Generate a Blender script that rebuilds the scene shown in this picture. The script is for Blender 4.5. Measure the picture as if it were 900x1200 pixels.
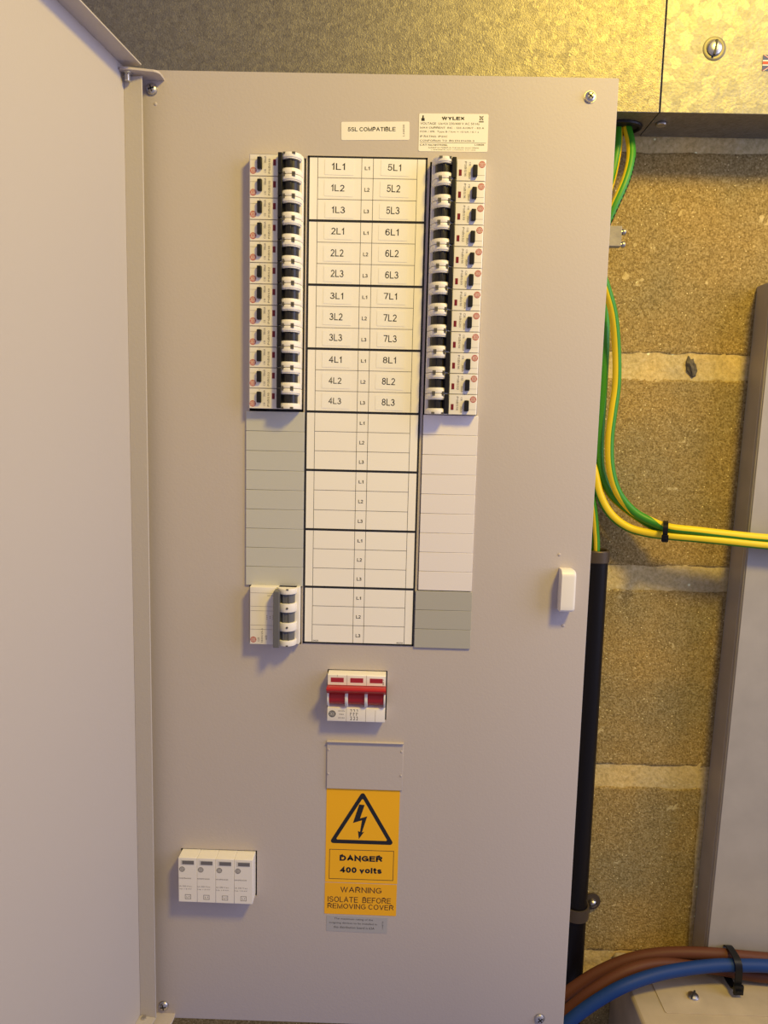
import bpy, bmesh, math, random
from mathutils import Matrix, Vector, noise

S = bpy.context.scene
for o in list(bpy.data.objects):
    bpy.data.objects.remove(o, do_unlink=True)
COL = S.collection
MM = 0.001
random.seed(7)
PI = math.pi

# ------------------------------------------------------------------ camera
def set_camera():
    cd = bpy.data.cameras.new('camera'); co = bpy.data.objects.new('camera', cd); COL.objects.link(co)
    cd.sensor_fit = 'VERTICAL'; cd.sensor_height = 36.0; cd.lens = 831.569 * 36.0 / 1200.0
    cd.clip_start = 0.01; cd.clip_end = 50
    p, y, r = 0.117, -0.013, 0.024
    fwd = Vector((math.sin(y) * math.cos(p), math.cos(y) * math.cos(p), -math.sin(p)))
    right = Vector((math.cos(y), -math.sin(y), 0)); up = right.cross(fwd)
    R_ = right * math.cos(r) + up * math.sin(r); U_ = up * math.cos(r) - right * math.sin(r)
    m = Matrix((R_, U_, -fwd)).transposed().to_4x4()
    m.translation = Vector((81.179, -642.059, -231.874)) * MM
    co.matrix_world = m
    S.camera = co
set_camera()

# ------------------------------------------------------------------ light
W = bpy.data.worlds.new('room_light'); S.world = W; W.use_nodes = True
W.node_tree.nodes['Background'].inputs[0].default_value = (0.68, 0.65, 1.0, 1)
W.node_tree.nodes['Background'].inputs[1].default_value = 0.305

def area(name, loc, target, power, size, color, size_y=None):
    l = bpy.data.lights.new(name, 'AREA'); l.energy = power; l.color = color
    l.shape = 'DISK' if size_y is None else 'RECTANGLE'; l.size = size
    if size_y: l.size_y = size_y
    o = bpy.data.objects.new(name, l); COL.objects.link(o); o.location = Vector(loc) * MM
    o.rotation_euler = (Vector(target) - Vector(loc)).to_track_quat('-Z', 'Y').to_euler()
    return o
area('ceiling_lamp', (590, -700, 640), (80, 0, -400), 13.4, 0.22, (1.0, 0.72, 0.09))
area('cool_side_fill', (1500, -560, 180), (0, 0, -250), 12.5, 0.8, (0.62, 0.66, 1.0), 1.4)  # added cool fill from the right; no doorway is known there

vs = S.view_settings
vs.view_transform = 'Standard'; vs.look = 'None'; vs.exposure = 0.12; vs.gamma = 1.0; vs.use_curve_mapping = False

# ------------------------------------------------------------------ materials
MATS = {}
def mat(name, color, rough=0.5, metal=0.0, bump=0.0, bscale=400.0, var=0.0, vscale=60.0, spec=0.5, coat=0.0):
    if name in MATS: return MATS[name]
    m = bpy.data.materials.new(name); m.use_nodes = True; nt = m.node_tree
    b = nt.nodes['Principled BSDF']
    b.inputs['Base Color'].default_value = (*color, 1); b.inputs['Roughness'].default_value = rough
    b.inputs['Metallic'].default_value = metal; b.inputs['Specular IOR Level'].default_value = spec
    b.inputs['Coat Weight'].default_value = coat
    tc = nt.nodes.new('ShaderNodeTexCoord')
    if var > 0:
        n = nt.nodes.new('ShaderNodeTexNoise'); n.inputs['Scale'].default_value = vscale; n.inputs['Detail'].default_value = 4
        nt.links.new(tc.outputs['Object'], n.inputs['Vector'])
        r = nt.nodes.new('ShaderNodeValToRGB')
        r.color_ramp.elements[0].position = 0.3; r.color_ramp.elements[1].position = 0.7
        r.color_ramp.elements[0].color = (*[max(0, c * (1 - var)) for c in color], 1)
        r.color_ramp.elements[1].color = (*[min(1, c * (1 + var)) for c in color], 1)
        nt.links.new(n.outputs['Fac'], r.inputs['Fac']); nt.links.new(r.outputs['Color'], b.inputs['Base Color'])
    if bump > 0:
        n = nt.nodes.new('ShaderNodeTexNoise'); n.inputs['Scale'].default_value = bscale; n.inputs['Detail'].default_value = 3
        nt.links.new(tc.outputs['Object'], n.inputs['Vector'])
        bp = nt.nodes.new('ShaderNodeBump'); bp.inputs['Strength'].default_value = bump; bp.inputs['Distance'].default_value = 0.0005
        nt.links.new(n.outputs['Fac'], bp.inputs['Height']); nt.links.new(bp.outputs['Normal'], b.inputs['Normal'])
    MATS[name] = m
    return m

PAINT = mat('grey_powder_coat', (0.525, 0.47, 0.44), 0.55, bump=0.22, bscale=420, spec=0.3)
DOORPAINT = mat('pale_grey_powder_coat', (0.525, 0.485, 0.46), 0.5, bump=0.22, bscale=420, spec=0.35)
WHITE = mat('white_moulded_plastic', (0.85, 0.81, 0.75), 0.38)
BLACK = mat('black_moulded_plastic', (0.010, 0.009, 0.009), 0.42, spec=0.3)
DRUM = mat('dark_toggle_plastic', (0.020, 0.018, 0.017), 0.33, spec=0.4)
DGREY = mat('dark_grey_plastic', (0.13, 0.13, 0.135), 0.4)
RED = mat('red_moulded_plastic', (0.44, 0.014, 0.014), 0.35)
REDW = mat('dark_red_window', (0.20, 0.012, 0.015), 0.3)
REDPRINT = mat('red_print', (0.50, 0.10, 0.07), 0.5)
INK = mat('black_ink', (0.012, 0.012, 0.012), 0.45)
GREYINK = mat('grey_print', (0.20, 0.185, 0.175), 0.5)
PAPER = mat('white_card', (0.94, 0.90, 0.82), 0.34)
STICK = mat('clear_tape_label', (0.95, 0.92, 0.85), 0.25)
CREAMLAB = mat('cream_label', (0.88, 0.84, 0.74), 0.4)
YELLOW = mat('yellow_vinyl', (0.98, 0.50, 0.0), 0.42)
SILVERLAB = mat('silver_grey_label', (0.42, 0.41, 0.41), 0.4)
BLANKG = mat('grey_green_blank_plastic', (0.54, 0.54, 0.50), 0.42)
BLANKG2 = mat('warm_grey_blank_plastic', (0.43, 0.42, 0.37), 0.42)
BLANKW = mat('white_blank_plastic', (0.84, 0.79, 0.77), 0.42)
STEEL = mat('bright_steel', (0.66, 0.64, 0.60), 0.34, 1.0)
ZINC = mat('zinc_plated_steel', (0.50, 0.48, 0.45), 0.4, 1.0, bump=0.1, bscale=200)
CLAMPM = mat('dull_clamp_metal', (0.30, 0.27, 0.23), 0.55, 0.3, bump=0.3, bscale=300, var=0.15, vscale=100)
CONDUIT = mat('black_enamelled_conduit', (0.004, 0.003, 0.003), 0.45, spec=0.25, bump=0.15, bscale=150)
BUSH = mat('brown_brass_bush', (0.10, 0.075, 0.05), 0.5, 0.5)
GREEN = mat('green_insulation', (0.04, 0.27, 0.006), 0.45)
YELINS = mat('yellow_insulation', (0.88, 0.66, 0.01), 0.42)
BROWN = mat('brown_insulation', (0.12, 0.040, 0.018), 0.55, spec=0.25, bump=0.1, bscale=200)
BLUE = mat('blue_insulation', (0.008, 0.042, 0.18), 0.55, spec=0.3, bump=0.1, bscale=200)
TIE = mat('black_nylon', (0.005, 0.005, 0.005), 0.4, spec=0.3)
CREAM = mat('cream_painted_metal', (0.50, 0.41, 0.27), 0.5, bump=0.2, bscale=120, var=0.10, vscale=35)
BOXSIDE = mat('grey_galvanised_side', (0.40, 0.36, 0.29), 0.5, 0.1, bump=0.15, bscale=150, var=0.08, vscale=25)
BOXFACE = mat('pale_grey_metal_face', (0.42, 0.385, 0.33), 0.55, 0.1, bump=0.2, bscale=150, var=0.06, vscale=30)
DARKIN = mat('dark_interior', (0.05, 0.05, 0.05), 0.7)
FLAGB = mat('flag_blue', (0.03, 0.05, 0.22), 0.5); FLAGR = mat('flag_red', (0.60, 0.05, 0.04), 0.5); FLAGW = mat('flag_white', (0.8, 0.78, 0.75), 0.5)
DARKWIN = mat('grey_indicator_window', (0.16, 0.15, 0.15), 0.25)

def galvanised(name, scale, c0, c1, r0, r1, tilt):
    m = bpy.data.materials.new(name); m.use_nodes = True; nt = m.node_tree; b = nt.nodes['Principled BSDF']
    b.inputs['Metallic'].default_value = 0.85
    tc = nt.nodes.new('ShaderNodeTexCoord')
    nz = nt.nodes.new('ShaderNodeTexNoise'); nz.inputs['Scale'].default_value = scale * 0.8; nz.inputs['Detail'].default_value = 3
    nt.links.new(tc.outputs['Object'], nz.inputs['Vector'])
    mx = nt.nodes.new('ShaderNodeMix'); mx.data_type = 'VECTOR'; mx.inputs[0].default_value = 0.012
    nt.links.new(tc.outputs['Object'], mx.inputs[4]); nt.links.new(nz.outputs['Color'], mx.inputs[5])
    v = nt.nodes.new('ShaderNodeTexVoronoi'); v.inputs['Scale'].default_value = scale
    nt.links.new(mx.outputs[1], v.inputs['Vector'])
    sep = nt.nodes.new('ShaderNodeSeparateColor'); nt.links.new(v.outputs['Color'], sep.inputs[0])
    ramp = nt.nodes.new('ShaderNodeValToRGB'); ramp.color_ramp.elements[0].color = (*c0, 1); ramp.color_ramp.elements[1].color = (*c1, 1)
    st = nt.nodes.new('ShaderNodeTexNoise'); st.inputs['Scale'].default_value = scale * 1.3; st.inputs['Detail'].default_value = 5; st.inputs['Roughness'].default_value = 0.65; st.inputs['Distortion'].default_value = 1.6
    nt.links.new(tc.outputs['Object'], st.inputs['Vector'])
    sr = nt.nodes.new('ShaderNodeMapRange'); sr.inputs['From Min'].default_value = 0.32; sr.inputs['From Max'].default_value = 0.66; nt.links.new(st.outputs['Fac'], sr.inputs['Value'])
    mf = nt.nodes.new('ShaderNodeMix'); mf.inputs[0].default_value = 0.68; nt.links.new(sep.outputs[0], mf.inputs[2]); nt.links.new(sr.outputs[0], mf.inputs[3])
    nt.links.new(mf.outputs[0], ramp.inputs['Fac']); nt.links.new(ramp.outputs['Color'], b.inputs['Base Color'])
    mr = nt.nodes.new('ShaderNodeMapRange'); mr.inputs['To Min'].default_value = r0; mr.inputs['To Max'].default_value = r1
    nt.links.new(sep.outputs[1], mr.inputs['Value']); nt.links.new(mr.outputs[0], b.inputs['Roughness'])
    # every spangle is a crystal with its own slight tilt, plus fine grain
    vm = nt.nodes.new('ShaderNodeVectorMath'); vm.operation = 'SUBTRACT'; vm.inputs[1].default_value = (0.5, 0.5, 0.5)
    nt.links.new(v.outputs['Color'], vm.inputs[0])
    vs_ = nt.nodes.new('ShaderNodeVectorMath'); vs_.operation = 'SCALE'; vs_.inputs['Scale'].default_value = tilt
    nt.links.new(vm.outputs[0], vs_.inputs[0])
    g = nt.nodes.new('ShaderNodeNewGeometry')
    va = nt.nodes.new('ShaderNodeVectorMath'); va.operation = 'ADD'
    n2 = nt.nodes.new('ShaderNodeTexNoise'); n2.inputs['Scale'].default_value = scale * 3; n2.inputs['Detail'].default_value = 4
    nt.links.new(tc.outputs['Object'], n2.inputs['Vector'])
    bp = nt.nodes.new('ShaderNodeBump'); bp.inputs['Strength'].default_value = 0.5; bp.inputs['Distance'].default_value = 0.0006
    nt.links.new(n2.outputs['Fac'], bp.inputs['Height'])
    nt.links.new(bp.outputs['Normal'], va.inputs[0]); nt.links.new(vs_.outputs[0], va.inputs[1])
    nm = nt.nodes.new('ShaderNodeVectorMath'); nm.operation = 'NORMALIZE'; nt.links.new(va.outputs[0], nm.inputs[0])
    nt.links.new(nm.outputs[0], b.inputs['Normal'])
    return m
GALV = galvanised('fine_spangle_galvanised_steel', 250, (0.19, 0.168, 0.132), (0.33, 0.305, 0.25), 0.48, 0.56, 0.045)
GALV2 = galvanised('coarse_spangle_galvanised_steel', 120, (0.22, 0.208, 0.19), (0.32, 0.308, 0.288), 0.50, 0.58, 0.03)

def masonry(name, cols, scale, bump, dist):
    m = bpy.data.materials.new(name); m.use_nodes = True; nt = m.node_tree; b = nt.nodes['Principled BSDF']
    b.inputs['Roughness'].default_value = 0.92; b.inputs['Specular IOR Level'].default_value = 0.2
    tc = nt.nodes.new('ShaderNodeTexCoord'); g = nt.nodes.new('ShaderNodeNewGeometry')
    n1 = nt.nodes.new('ShaderNodeTexNoise'); n1.inputs['Scale'].default_value = scale; n1.inputs['Detail'].default_value = 5; n1.inputs['Roughness'].default_value = 0.7
    n2 = nt.nodes.new('ShaderNodeTexNoise'); n2.inputs['Scale'].default_value = 9; n2.inputs['Detail'].default_value = 4
    v = nt.nodes.new('ShaderNodeTexVoronoi'); v.inputs['Scale'].default_value = scale * 0.45; v.inputs['Randomness'].default_value = 1
    for n in (n1, n2, v): nt.links.new(g.outputs['Position'], n.inputs['Vector'])
    r = nt.nodes.new('ShaderNodeValToRGB'); cr = r.color_ramp
    cr.elements[0].position = 0.30; cr.elements[0].color = (*cols[0], 1)
    cr.elements[1].position = 0.72; cr.elements[1].color = (*cols[2], 1)
    e = cr.elements.new(0.5); e.color = (*cols[1], 1)
    nt.links.new(n1.outputs['Fac'], r.inputs['Fac'])
    r2 = nt.nodes.new('ShaderNodeValToRGB'); r2.color_ramp.elements[0].position = 0.35; r2.color_ramp.elements[1].position = 0.68
    r2.color_ramp.elements[0].color = (0.80, 0.84, 0.95, 1); r2.color_ramp.elements[1].color = (1.14, 1.02, 0.80, 1)
    nt.links.new(n2.outputs['Fac'], r2.inputs['Fac'])
    mx = nt.nodes.new('ShaderNodeMix'); mx.data_type = 'RGBA'; mx.blend_type = 'MULTIPLY'; mx.inputs[0].default_value = 1
    nt.links.new(r.outputs['Color'], mx.inputs[6]); nt.links.new(r2.outputs['Color'], mx.inputs[7])
    # pale grains of aggregate
    lt = nt.nodes.new('ShaderNodeMath'); lt.operation = 'LESS_THAN'; lt.inputs[1].default_value = 0.16
    nt.links.new(v.outputs['Distance'], lt.inputs[0])
    sp = nt.nodes.new('ShaderNodeSeparateColor'); nt.links.new(v.outputs['Color'], sp.inputs[0])
    gt = nt.nodes.new('ShaderNodeMath'); gt.operation = 'GREATER_THAN'; gt.inputs[1].default_value = 0.82; nt.links.new(sp.outputs[0], gt.inputs[0])
    mu = nt.nodes.new('ShaderNodeMath'); mu.operation = 'MULTIPLY'; nt.links.new(lt.outputs[0], mu.inputs[0]); nt.links.new(gt.outputs[0], mu.inputs[1])
    mg = nt.nodes.new('ShaderNodeMix'); mg.data_type = 'RGBA'; mg.inputs[7].default_value = (*[min(1, c * 1.5) for c in cols[2]], 1)
    nt.links.new(mu.outputs[0], mg.inputs[0]); nt.links.new(mx.outputs[2], mg.inputs[6])
    nt.links.new(mg.outputs[2], b.inputs['Base Color'])
    bp = nt.nodes.new('ShaderNodeBump'); bp.inputs['Strength'].default_value = bump; bp.inputs['Distance'].default_value = dist
    nt.links.new(n1.outputs['Fac'], bp.inputs['Height']); nt.links.new(bp.outputs['Normal'], b.inputs['Normal'])
    return m
BLOCK = masonry('concrete_block', ((0.15, 0.10, 0.033), (0.41, 0.30, 0.105), (0.72, 0.57, 0.27)), 560, 0.9, 0.0016)
MORTAR = masonry('pale_mortar', ((0.46, 0.36, 0.15), (0.66, 0.53, 0.24), (0.78, 0.66, 0.36)), 260, 0.8, 0.0012)

# ------------------------------------------------------------------ helpers
def finish(bm, smooth=True, angle=35):
    for v in bm.verts: v.co *= MM
    return bm

def link_mesh(name, bm, mats, parent=None, loc=None, smooth=True, angle=20):
    """bm is in millimetres in the local frame of the object."""
    for v in bm.verts: v.co *= MM
    me = bpy.data.meshes.new(name); bm.to_mesh(me); bm.free()
    if not isinstance(mats, (list, tuple)): mats = [mats]
    for m in mats: me.materials.append(m)
    if smooth:
        me.polygons.foreach_set('use_smooth', [True] * len(me.polygons))
        me.set_sharp_from_angle(angle=math.radians(angle))
    o = bpy.data.objects.new(name, me); COL.objects.link(o)
    if parent: o.parent = parent
    if loc is not None: o.location = Vector(loc) * MM
    return o

def tag(o, label=None, cat=None, group=None, kind=None):
    if label: o['label'] = label
    if cat: o['category'] = cat
    if group: o['group'] = group
    if kind: o['kind'] = kind
    return o

def thing(name, label, cat, loc=(0, 0, 0), group=None):
    o = bpy.data.objects.new(name, None); COL.objects.link(o); o.location = Vector(loc) * MM
    o.empty_display_size = 0.02
    return tag(o, label, cat, group)

def copy_tree(o, parent=None):
    c = o.copy(); COL.objects.link(c)
    if parent: c.parent = parent
    for ch in list(o.children): copy_tree(ch, c)
    return c

def NB(): return bmesh.new()

def box(bm, x0, x1, y0, y1, z0, z1, bev=0.0, seg=2, mi=0):
    r = bmesh.ops.create_cube(bm, size=1.0)
    vs_ = r['verts']
    for v in vs_:
        v.co = Vector(((x0 + x1) / 2 + v.co.x * (x1 - x0), (y0 + y1) / 2 + v.co.y * (y1 - y0), (z0 + z1) / 2 + v.co.z * (z1 - z0)))
    fs = set(f for v in vs_ for f in v.link_faces)
    for f in fs: f.material_index = mi
    if bev > 0:
        es = list(set(e for v in vs_ for e in v.link_edges))
        bmesh.ops.bevel(bm, geom=es, offset=bev, segments=seg, affect='EDGES', profile=0.5)
    return bm

AX = {'x': lambda a, b, t: (t, a, b), 'y': lambda a, b, t: (a, t, b), 'z': lambda a, b, t: (a, b, t)}
def prism(bm, poly, axis, t0, t1, mi=0, bev=0.0):
    """extrude a 2-D outline (list of pairs) along an axis."""
    a = [bm.verts.new(AX[axis](p[0], p[1], t0)) for p in poly]
    b = [bm.verts.new(AX[axis](p[0], p[1], t1)) for p in poly]
    n = len(poly); fs = [bm.faces.new(a), bm.faces.new(b[::-1])]
    for i in range(n): fs.append(bm.faces.new((a[i], b[i], b[(i + 1) % n], a[(i + 1) % n])))
    for f in fs: f.material_index = mi
    bmesh.ops.recalc_face_normals(bm, faces=fs)
    if bev > 0:
        es = list(set(e for f in fs for e in f.edges))
        bmesh.ops.bevel(bm, geom=es, offset=bev, segments=2, affect='EDGES', profile=0.5, clamp_overlap=True)
    return bm

def circ(cx, cy, r, n=20, a0=0, a1=2 * PI, closed=True):
    m = n if closed else n + 1
    return [(cx + r * math.cos(a0 + (a1 - a0) * i / n), cy + r * math.sin(a0 + (a1 - a0) * i / n)) for i in range(m)]

def cyl(bm, c, axis, r, t0, t1, n=20, mi=0, bev=0.0):
    return prism(bm, circ(c[0], c[1], r, n), axis, t0, t1, mi, bev)

def rrect(x0, x1, z0, z1, r, n=5):
    out = []
    for cx, cz, a in ((x1 - r, z1 - r, 0), (x0 + r, z1 - r, PI / 2), (x0 + r, z0 + r, PI), (x1 - r, z0 + r, 1.5 * PI)):
        out += [(cx + r * math.cos(a + PI / 2 * i / n), cz + r * math.sin(a + PI / 2 * i / n)) for i in range(n + 1)]
    return out

def catmull(pts, per=8):
    P = [Vector(p) for p in pts]; out = []
    for i in range(len(P) - 1):
        p0 = P[max(i - 1, 0)]; p1 = P[i]; p2 = P[i + 1]; p3 = P[min(i + 2, len(P) - 1)]
        for k in range(per):
            t = k / per
            out.append(0.5 * ((2 * p1) + (p2 - p0) * t + (2 * p0 - 5 * p1 + 4 * p2 - p3) * t * t + (3 * p1 - p0 - 3 * p2 + p3) * t ** 3))
    out.append(P[-1]); return out

def tube(bm, path, r, n=16, two=None, twist=None, ref=(0, -1, 0)):
    """two: fraction of the ring given to material 1; twist(t): angle in radians along the way."""
    rings = []
    up = Vector(ref); L = len(path)
    for i, p in enumerate(path):
        t = (path[min(i + 1, L - 1)] - path[max(i - 1, 0)]).normalized()
        u = (up - t * up.dot(t)).normalized(); w = t.cross(u); up = u
        tw = twist(i / (L - 1)) if twist else 0
        rings.append([bm.verts.new(p + (u * math.cos(2 * PI * k / n + tw) + w * math.sin(2 * PI * k / n + tw)) * r) for k in range(n)])
    for i in range(L - 1):
        for k in range(n):
            f = bm.faces.new((rings[i][k], rings[i][(k + 1) % n], rings[i + 1][(k + 1) % n], rings[i + 1][k]))
            if two and k / n < two: f.material_index = 1
    bm.faces.new(rings[0][::-1]); bm.faces.new(rings[-1])
    bmesh.ops.recalc_face_normals(bm, faces=bm.faces[:])
    return bm

# ---- flat print: every lettering object is filled in one batch at the end
TEXTQ = []   # (mesh datablock, list of specs)
def lettering(parent, specs, y, m=None, name='lettering', thick=0.0):
    """specs: (text, cx, cz, width or None, height, rotation, bold) in mm on the plane y of the parent."""
    me = bpy.data.meshes.new(name); me.materials.append(m or INK)
    o = bpy.data.objects.new(name, me); COL.objects.link(o); o.parent = parent
    TEXTQ.append((me, specs, y)); return o

def arc(cx, cy, rx, ry, a0, a1, n=10):
    return [(cx + rx * math.cos(math.radians(a0 + (a1 - a0) * i / n)), cy + ry * math.sin(math.radians(a0 + (a1 - a0) * i / n))) for i in range(n + 1)]
# plain sans-serif strokes: width / cap height, centre lines in the unit box
GLY = {
 'A': (.74, [[(0, 0), (.5, 1), (1, 0)], [(.18, .34), (.82, .34)]]),
 'B': (.66, [[(0, 0), (0, 1), (.6, 1)] + arc(.6, .76, .34, .24, 90, -90) + [(0, .52)], [(.6, .52)] + arc(.6, .26, .4, .26, 90, -90) + [(0, 0)]]),
 'C': (.72, [arc(.53, .5, .53, .5, 40, 320, 18)]),
 'D': (.70, [[(0, 0), (0, 1), (.45, 1)] + arc(.45, .5, .55, .5, 90, -90) + [(0, 0)]]),
 'E': (.62, [[(1, 1), (0, 1), (0, 0), (1, 0)], [(0, .52), (.92, .52)]]),
 'F': (.58, [[(1, 1), (0, 1), (0, 0)], [(0, .52), (.85, .52)]]),
 'G': (.76, [arc(.52, .5, .52, .5, 40, 330, 18) + [(1, .22), (1, .46), (.58, .46)]]),
 'H': (.68, [[(0, 0), (0, 1)], [(1, 0), (1, 1)], [(0, .52), (1, .52)]]),
 'I': (.13, [[(.5, 0), (.5, 1)]]),
 'J': (.5, [[(1, 1), (1, .28)] + arc(.5, .28, .5, .28, 0, -170)]),
 'K': (.66, [[(0, 0), (0, 1)], [(1, 1), (0, .34)], [(.35, .58), (1, 0)]]),
 'L': (.54, [[(0, 1), (0, 0), (1, 0)]]),
 'M': (.82, [[(0, 0), (0, 1), (.5, 0), (1, 1), (1, 0)]]),
 'N': (.70, [[(0, 0), (0, 1), (1, 0), (1, 1)]]),
 'O': (.78, [arc(.5, .5, .5, .5, 90, 450, 22)]),
 'P': (.62, [[(0, 0), (0, 1), (.6, 1)] + arc(.6, .73, .4, .27, 90, -90) + [(0, .46)]]),
 'Q': (.78, [arc(.5, .5, .5, .5, 90, 450, 22), [(.6, .25), (1, -.04)]]),
 'R': (.70, [[(0, 0), (0, 1), (.6, 1)] + arc(.6, .75, .36, .25, 90, -90) + [(0, .5)], [(.58, .5), (1, 0)]]),
 'S': (.66, [arc(.5, .755, .46, .245, 20, 270, 12) + arc(.5, .255, .5, .255, 90, -165, 12)[1:]]),
 'T': (.66, [[(.5, 0), (.5, 1)], [(0, 1), (1, 1)]]),
 'U': (.68, [[(0, 1), (0, .35)] + arc(.5, .35, .5, .35, 180, 360) + [(1, 1)]]),
 'V': (.70, [[(0, 1), (.5, 0), (1, 1)]]),
 'W': (1.0, [[(0, 1), (.26, 0), (.5, 1), (.74, 0), (1, 1)]]),
 'X': (.70, [[(0, 0), (1, 1)], [(0, 1), (1, 0)]]),
 'Y': (.70, [[(0, 1), (.5, .44), (1, 1)], [(.5, .46), (.5, 0)]]),
 'Z': (.64, [[(0, 1), (1, 1), (0, 0), (1, 0)]]),
 '0': (.56, [arc(.5, .5, .5, .5, 90, 450, 20)]),
 '1': (.34, [[(0, .74), (.35, .84), (.8, 1), (.8, 0)]]),
 '2': (.56, [arc(.5, .72, .47, .28, 165, -35, 12) + [(.02, .0), (1, 0)]]),
 '3': (.56, [arc(.46, .755, .42, .245, 160, -90, 10) + arc(.46, .255, .54, .255, 90, -165, 12)]),
 '4': (.58, [[(.74, 0), (.74, 1), (0, .28), (1, .28)]]),
 '5': (.56, [[(.92, 1), (.2, 1), (.1, .5)] + arc(.48, .325, .52, .325, 135, -160, 14)]),
 '6': (.56, [arc(.5, .31, .5, .31, 150, 510, 18), arc(.56, .5, .56, .5, 45, 200, 10)]),
 '7': (.56, [[(0, 1), (1, 1), (.62, .5), (.38, 0)]]),
 '8': (.56, [arc(.5, .765, .43, .235, 90, 450, 16), arc(.5, .265, .5, .265, 90, 450, 18)]),
 '9': (.56, [arc(.5, .69, .5, .31, 150, 510, 18), arc(.44, .5, .56, .5, 225, 380, 10)]),
 'v': (.54, [[(0, .70), (.5, 0), (1, .70)]]), 'o': (.58, [arc(.5, .36, .5, .36, 90, 450, 18)]), 'l': (.13, [[(.5, 0), (.5, 1)]]),
 't': (.34, [[(.42, .95), (.42, .14), (.62, 0), (1, 0)], [(0, .70), (1, .70)]]),
 's': (.50, [arc(.5, .535, .46, .185, 20, 270, 10) + arc(.5, .18, .5, .18, 90, -165, 10)[1:]]),
 '-': (.3, [[(0, .38), (1, .38)]]), '/': (.34, [[(0, 0), (1, 1)]]), '.': (.13, [[(.5, 0), (.5, .04)]]),
}
def stroke_text(body, bold):
    st = 0.125 if not bold else 0.24 if bold > 0.02 else 0.155
    V = []; F = []; x = 0.0
    for ch in body:
        if ch == ' ': x += 0.30; continue
        w, lines = GLY[ch]; w = max(w + (st - 0.115), st)
        for ln in lines:
            p = [Vector((x + st / 2 + a * (w - st), st / 2 + b * (1 - st))) for a, b in ln]
            n = len(p); closed = (p[0] - p[-1]).length < 1e-4
            L = []; R_ = []
            for i in range(n):
                if closed and i in (0, n - 1): d0 = (p[n - 1] - p[n - 2]).normalized(); d1 = (p[1] - p[0]).normalized()
                else:
                    d0 = (p[i] - p[i - 1]).normalized() if i > 0 else None; d1 = (p[i + 1] - p[i]).normalized() if i < n - 1 else None
                    d0 = d0 or d1; d1 = d1 or d0
                t = (d0 + d1); t = t.normalized() if t.length > 1e-3 else d1
                nn = Vector((-t.y, t.x)); c_ = max(0.35, nn.dot(Vector((-d1.y, d1.x)))); q = p[i].copy()
                if not closed and i == 0 and n > 1: q -= d1 * st / 2 * (1 if abs(d1.x) < 0.05 or abs(d1.y) < 0.05 else 0.3)
                if not closed and i == n - 1: q += d0 * st / 2 * (1 if abs(d0.x) < 0.05 or abs(d0.y) < 0.05 else 0.3)
                L.append(q + nn * st / 2 / c_); R_.append(q - nn * st / 2 / c_)
            b = len(V); V += L + R_
            F += [(b + i, b + n + i, b + n + i + 1, b + i + 1) for i in range(n - 1)]
        x += w + (0.085 if bold else 0.12)
    return V, F

def flush_text():
    tmp = {}
    for me, specs, y in TEXTQ:
        for s in specs:
            key = (s[0], s[6] if len(s) > 6 else 0)
            if key in tmp or all(ch == ' ' or ch in GLY for ch in key[0]): continue
            c = bpy.data.curves.new('t', 'FONT'); c.body = key[0]; c.resolution_u = 3
            if key[1]: c.offset = key[1]
            o = bpy.data.objects.new('t', c); COL.objects.link(o); tmp[key] = o
    bpy.context.view_layer.update(); dg = bpy.context.evaluated_depsgraph_get()
    geo = {}
    for k, o in tmp.items():
        m = bpy.data.meshes.new_from_object(o.evaluated_get(dg), depsgraph=dg)
        vs_ = [v.co.copy() for v in m.vertices]; fs = [tuple(p.vertices) for p in m.polygons]
        x0 = min(v.x for v in vs_); x1 = max(v.x for v in vs_); y0 = min(v.y for v in vs_); y1 = max(v.y for v in vs_)
        geo[k] = ([(v.x - (x0 + x1) / 2, v.y - (y0 + y1) / 2) for v in vs_], fs, x1 - x0, y1 - y0)
        bpy.data.meshes.remove(m)
    for me, specs, y in TEXTQ:
        for s in specs:
            key = (s[0], s[6] if len(s) > 6 else 0)
            if key in geo: continue
            vs_, fs = stroke_text(*key)
            x0 = min(v.x for v in vs_); x1 = max(v.x for v in vs_); y0 = min(v.y for v in vs_); y1 = max(v.y for v in vs_)
            geo[key] = ([(v.x - (x0 + x1) / 2, v.y - (y0 + y1) / 2) for v in vs_], fs, x1 - x0, y1 - y0)
    for o in tmp.values():
        c = o.data; bpy.data.objects.remove(o, do_unlink=True); bpy.data.curves.remove(c)
    for me, specs, y in TEXTQ:
        V = []; F = []
        for s in specs:
            g, fs, w, h = geo[(s[0], s[6] if len(s) > 6 else 0)]
            sy = s[4] / h; sx = s[3] / w if s[3] else sy
            a = s[5] if len(s) > 5 else 0; ca, sa = math.cos(a), math.sin(a); b = len(V)
            for (px, pz) in g:
                px *= sx; pz *= sy
                V.append(((s[1] + px * ca - pz * sa) * MM, y * MM, (s[2] + px * sa + pz * ca) * MM))
            F += [tuple(i + b for i in f) for f in fs]
        me.from_pydata(V, [], F); me.update()

def flat_rects(bm, rects, y, t=0.12):
    for (x0, x1, z0, z1) in rects: box(bm, x0, x1, y - t, y, z0, z1)
    return bm

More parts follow.
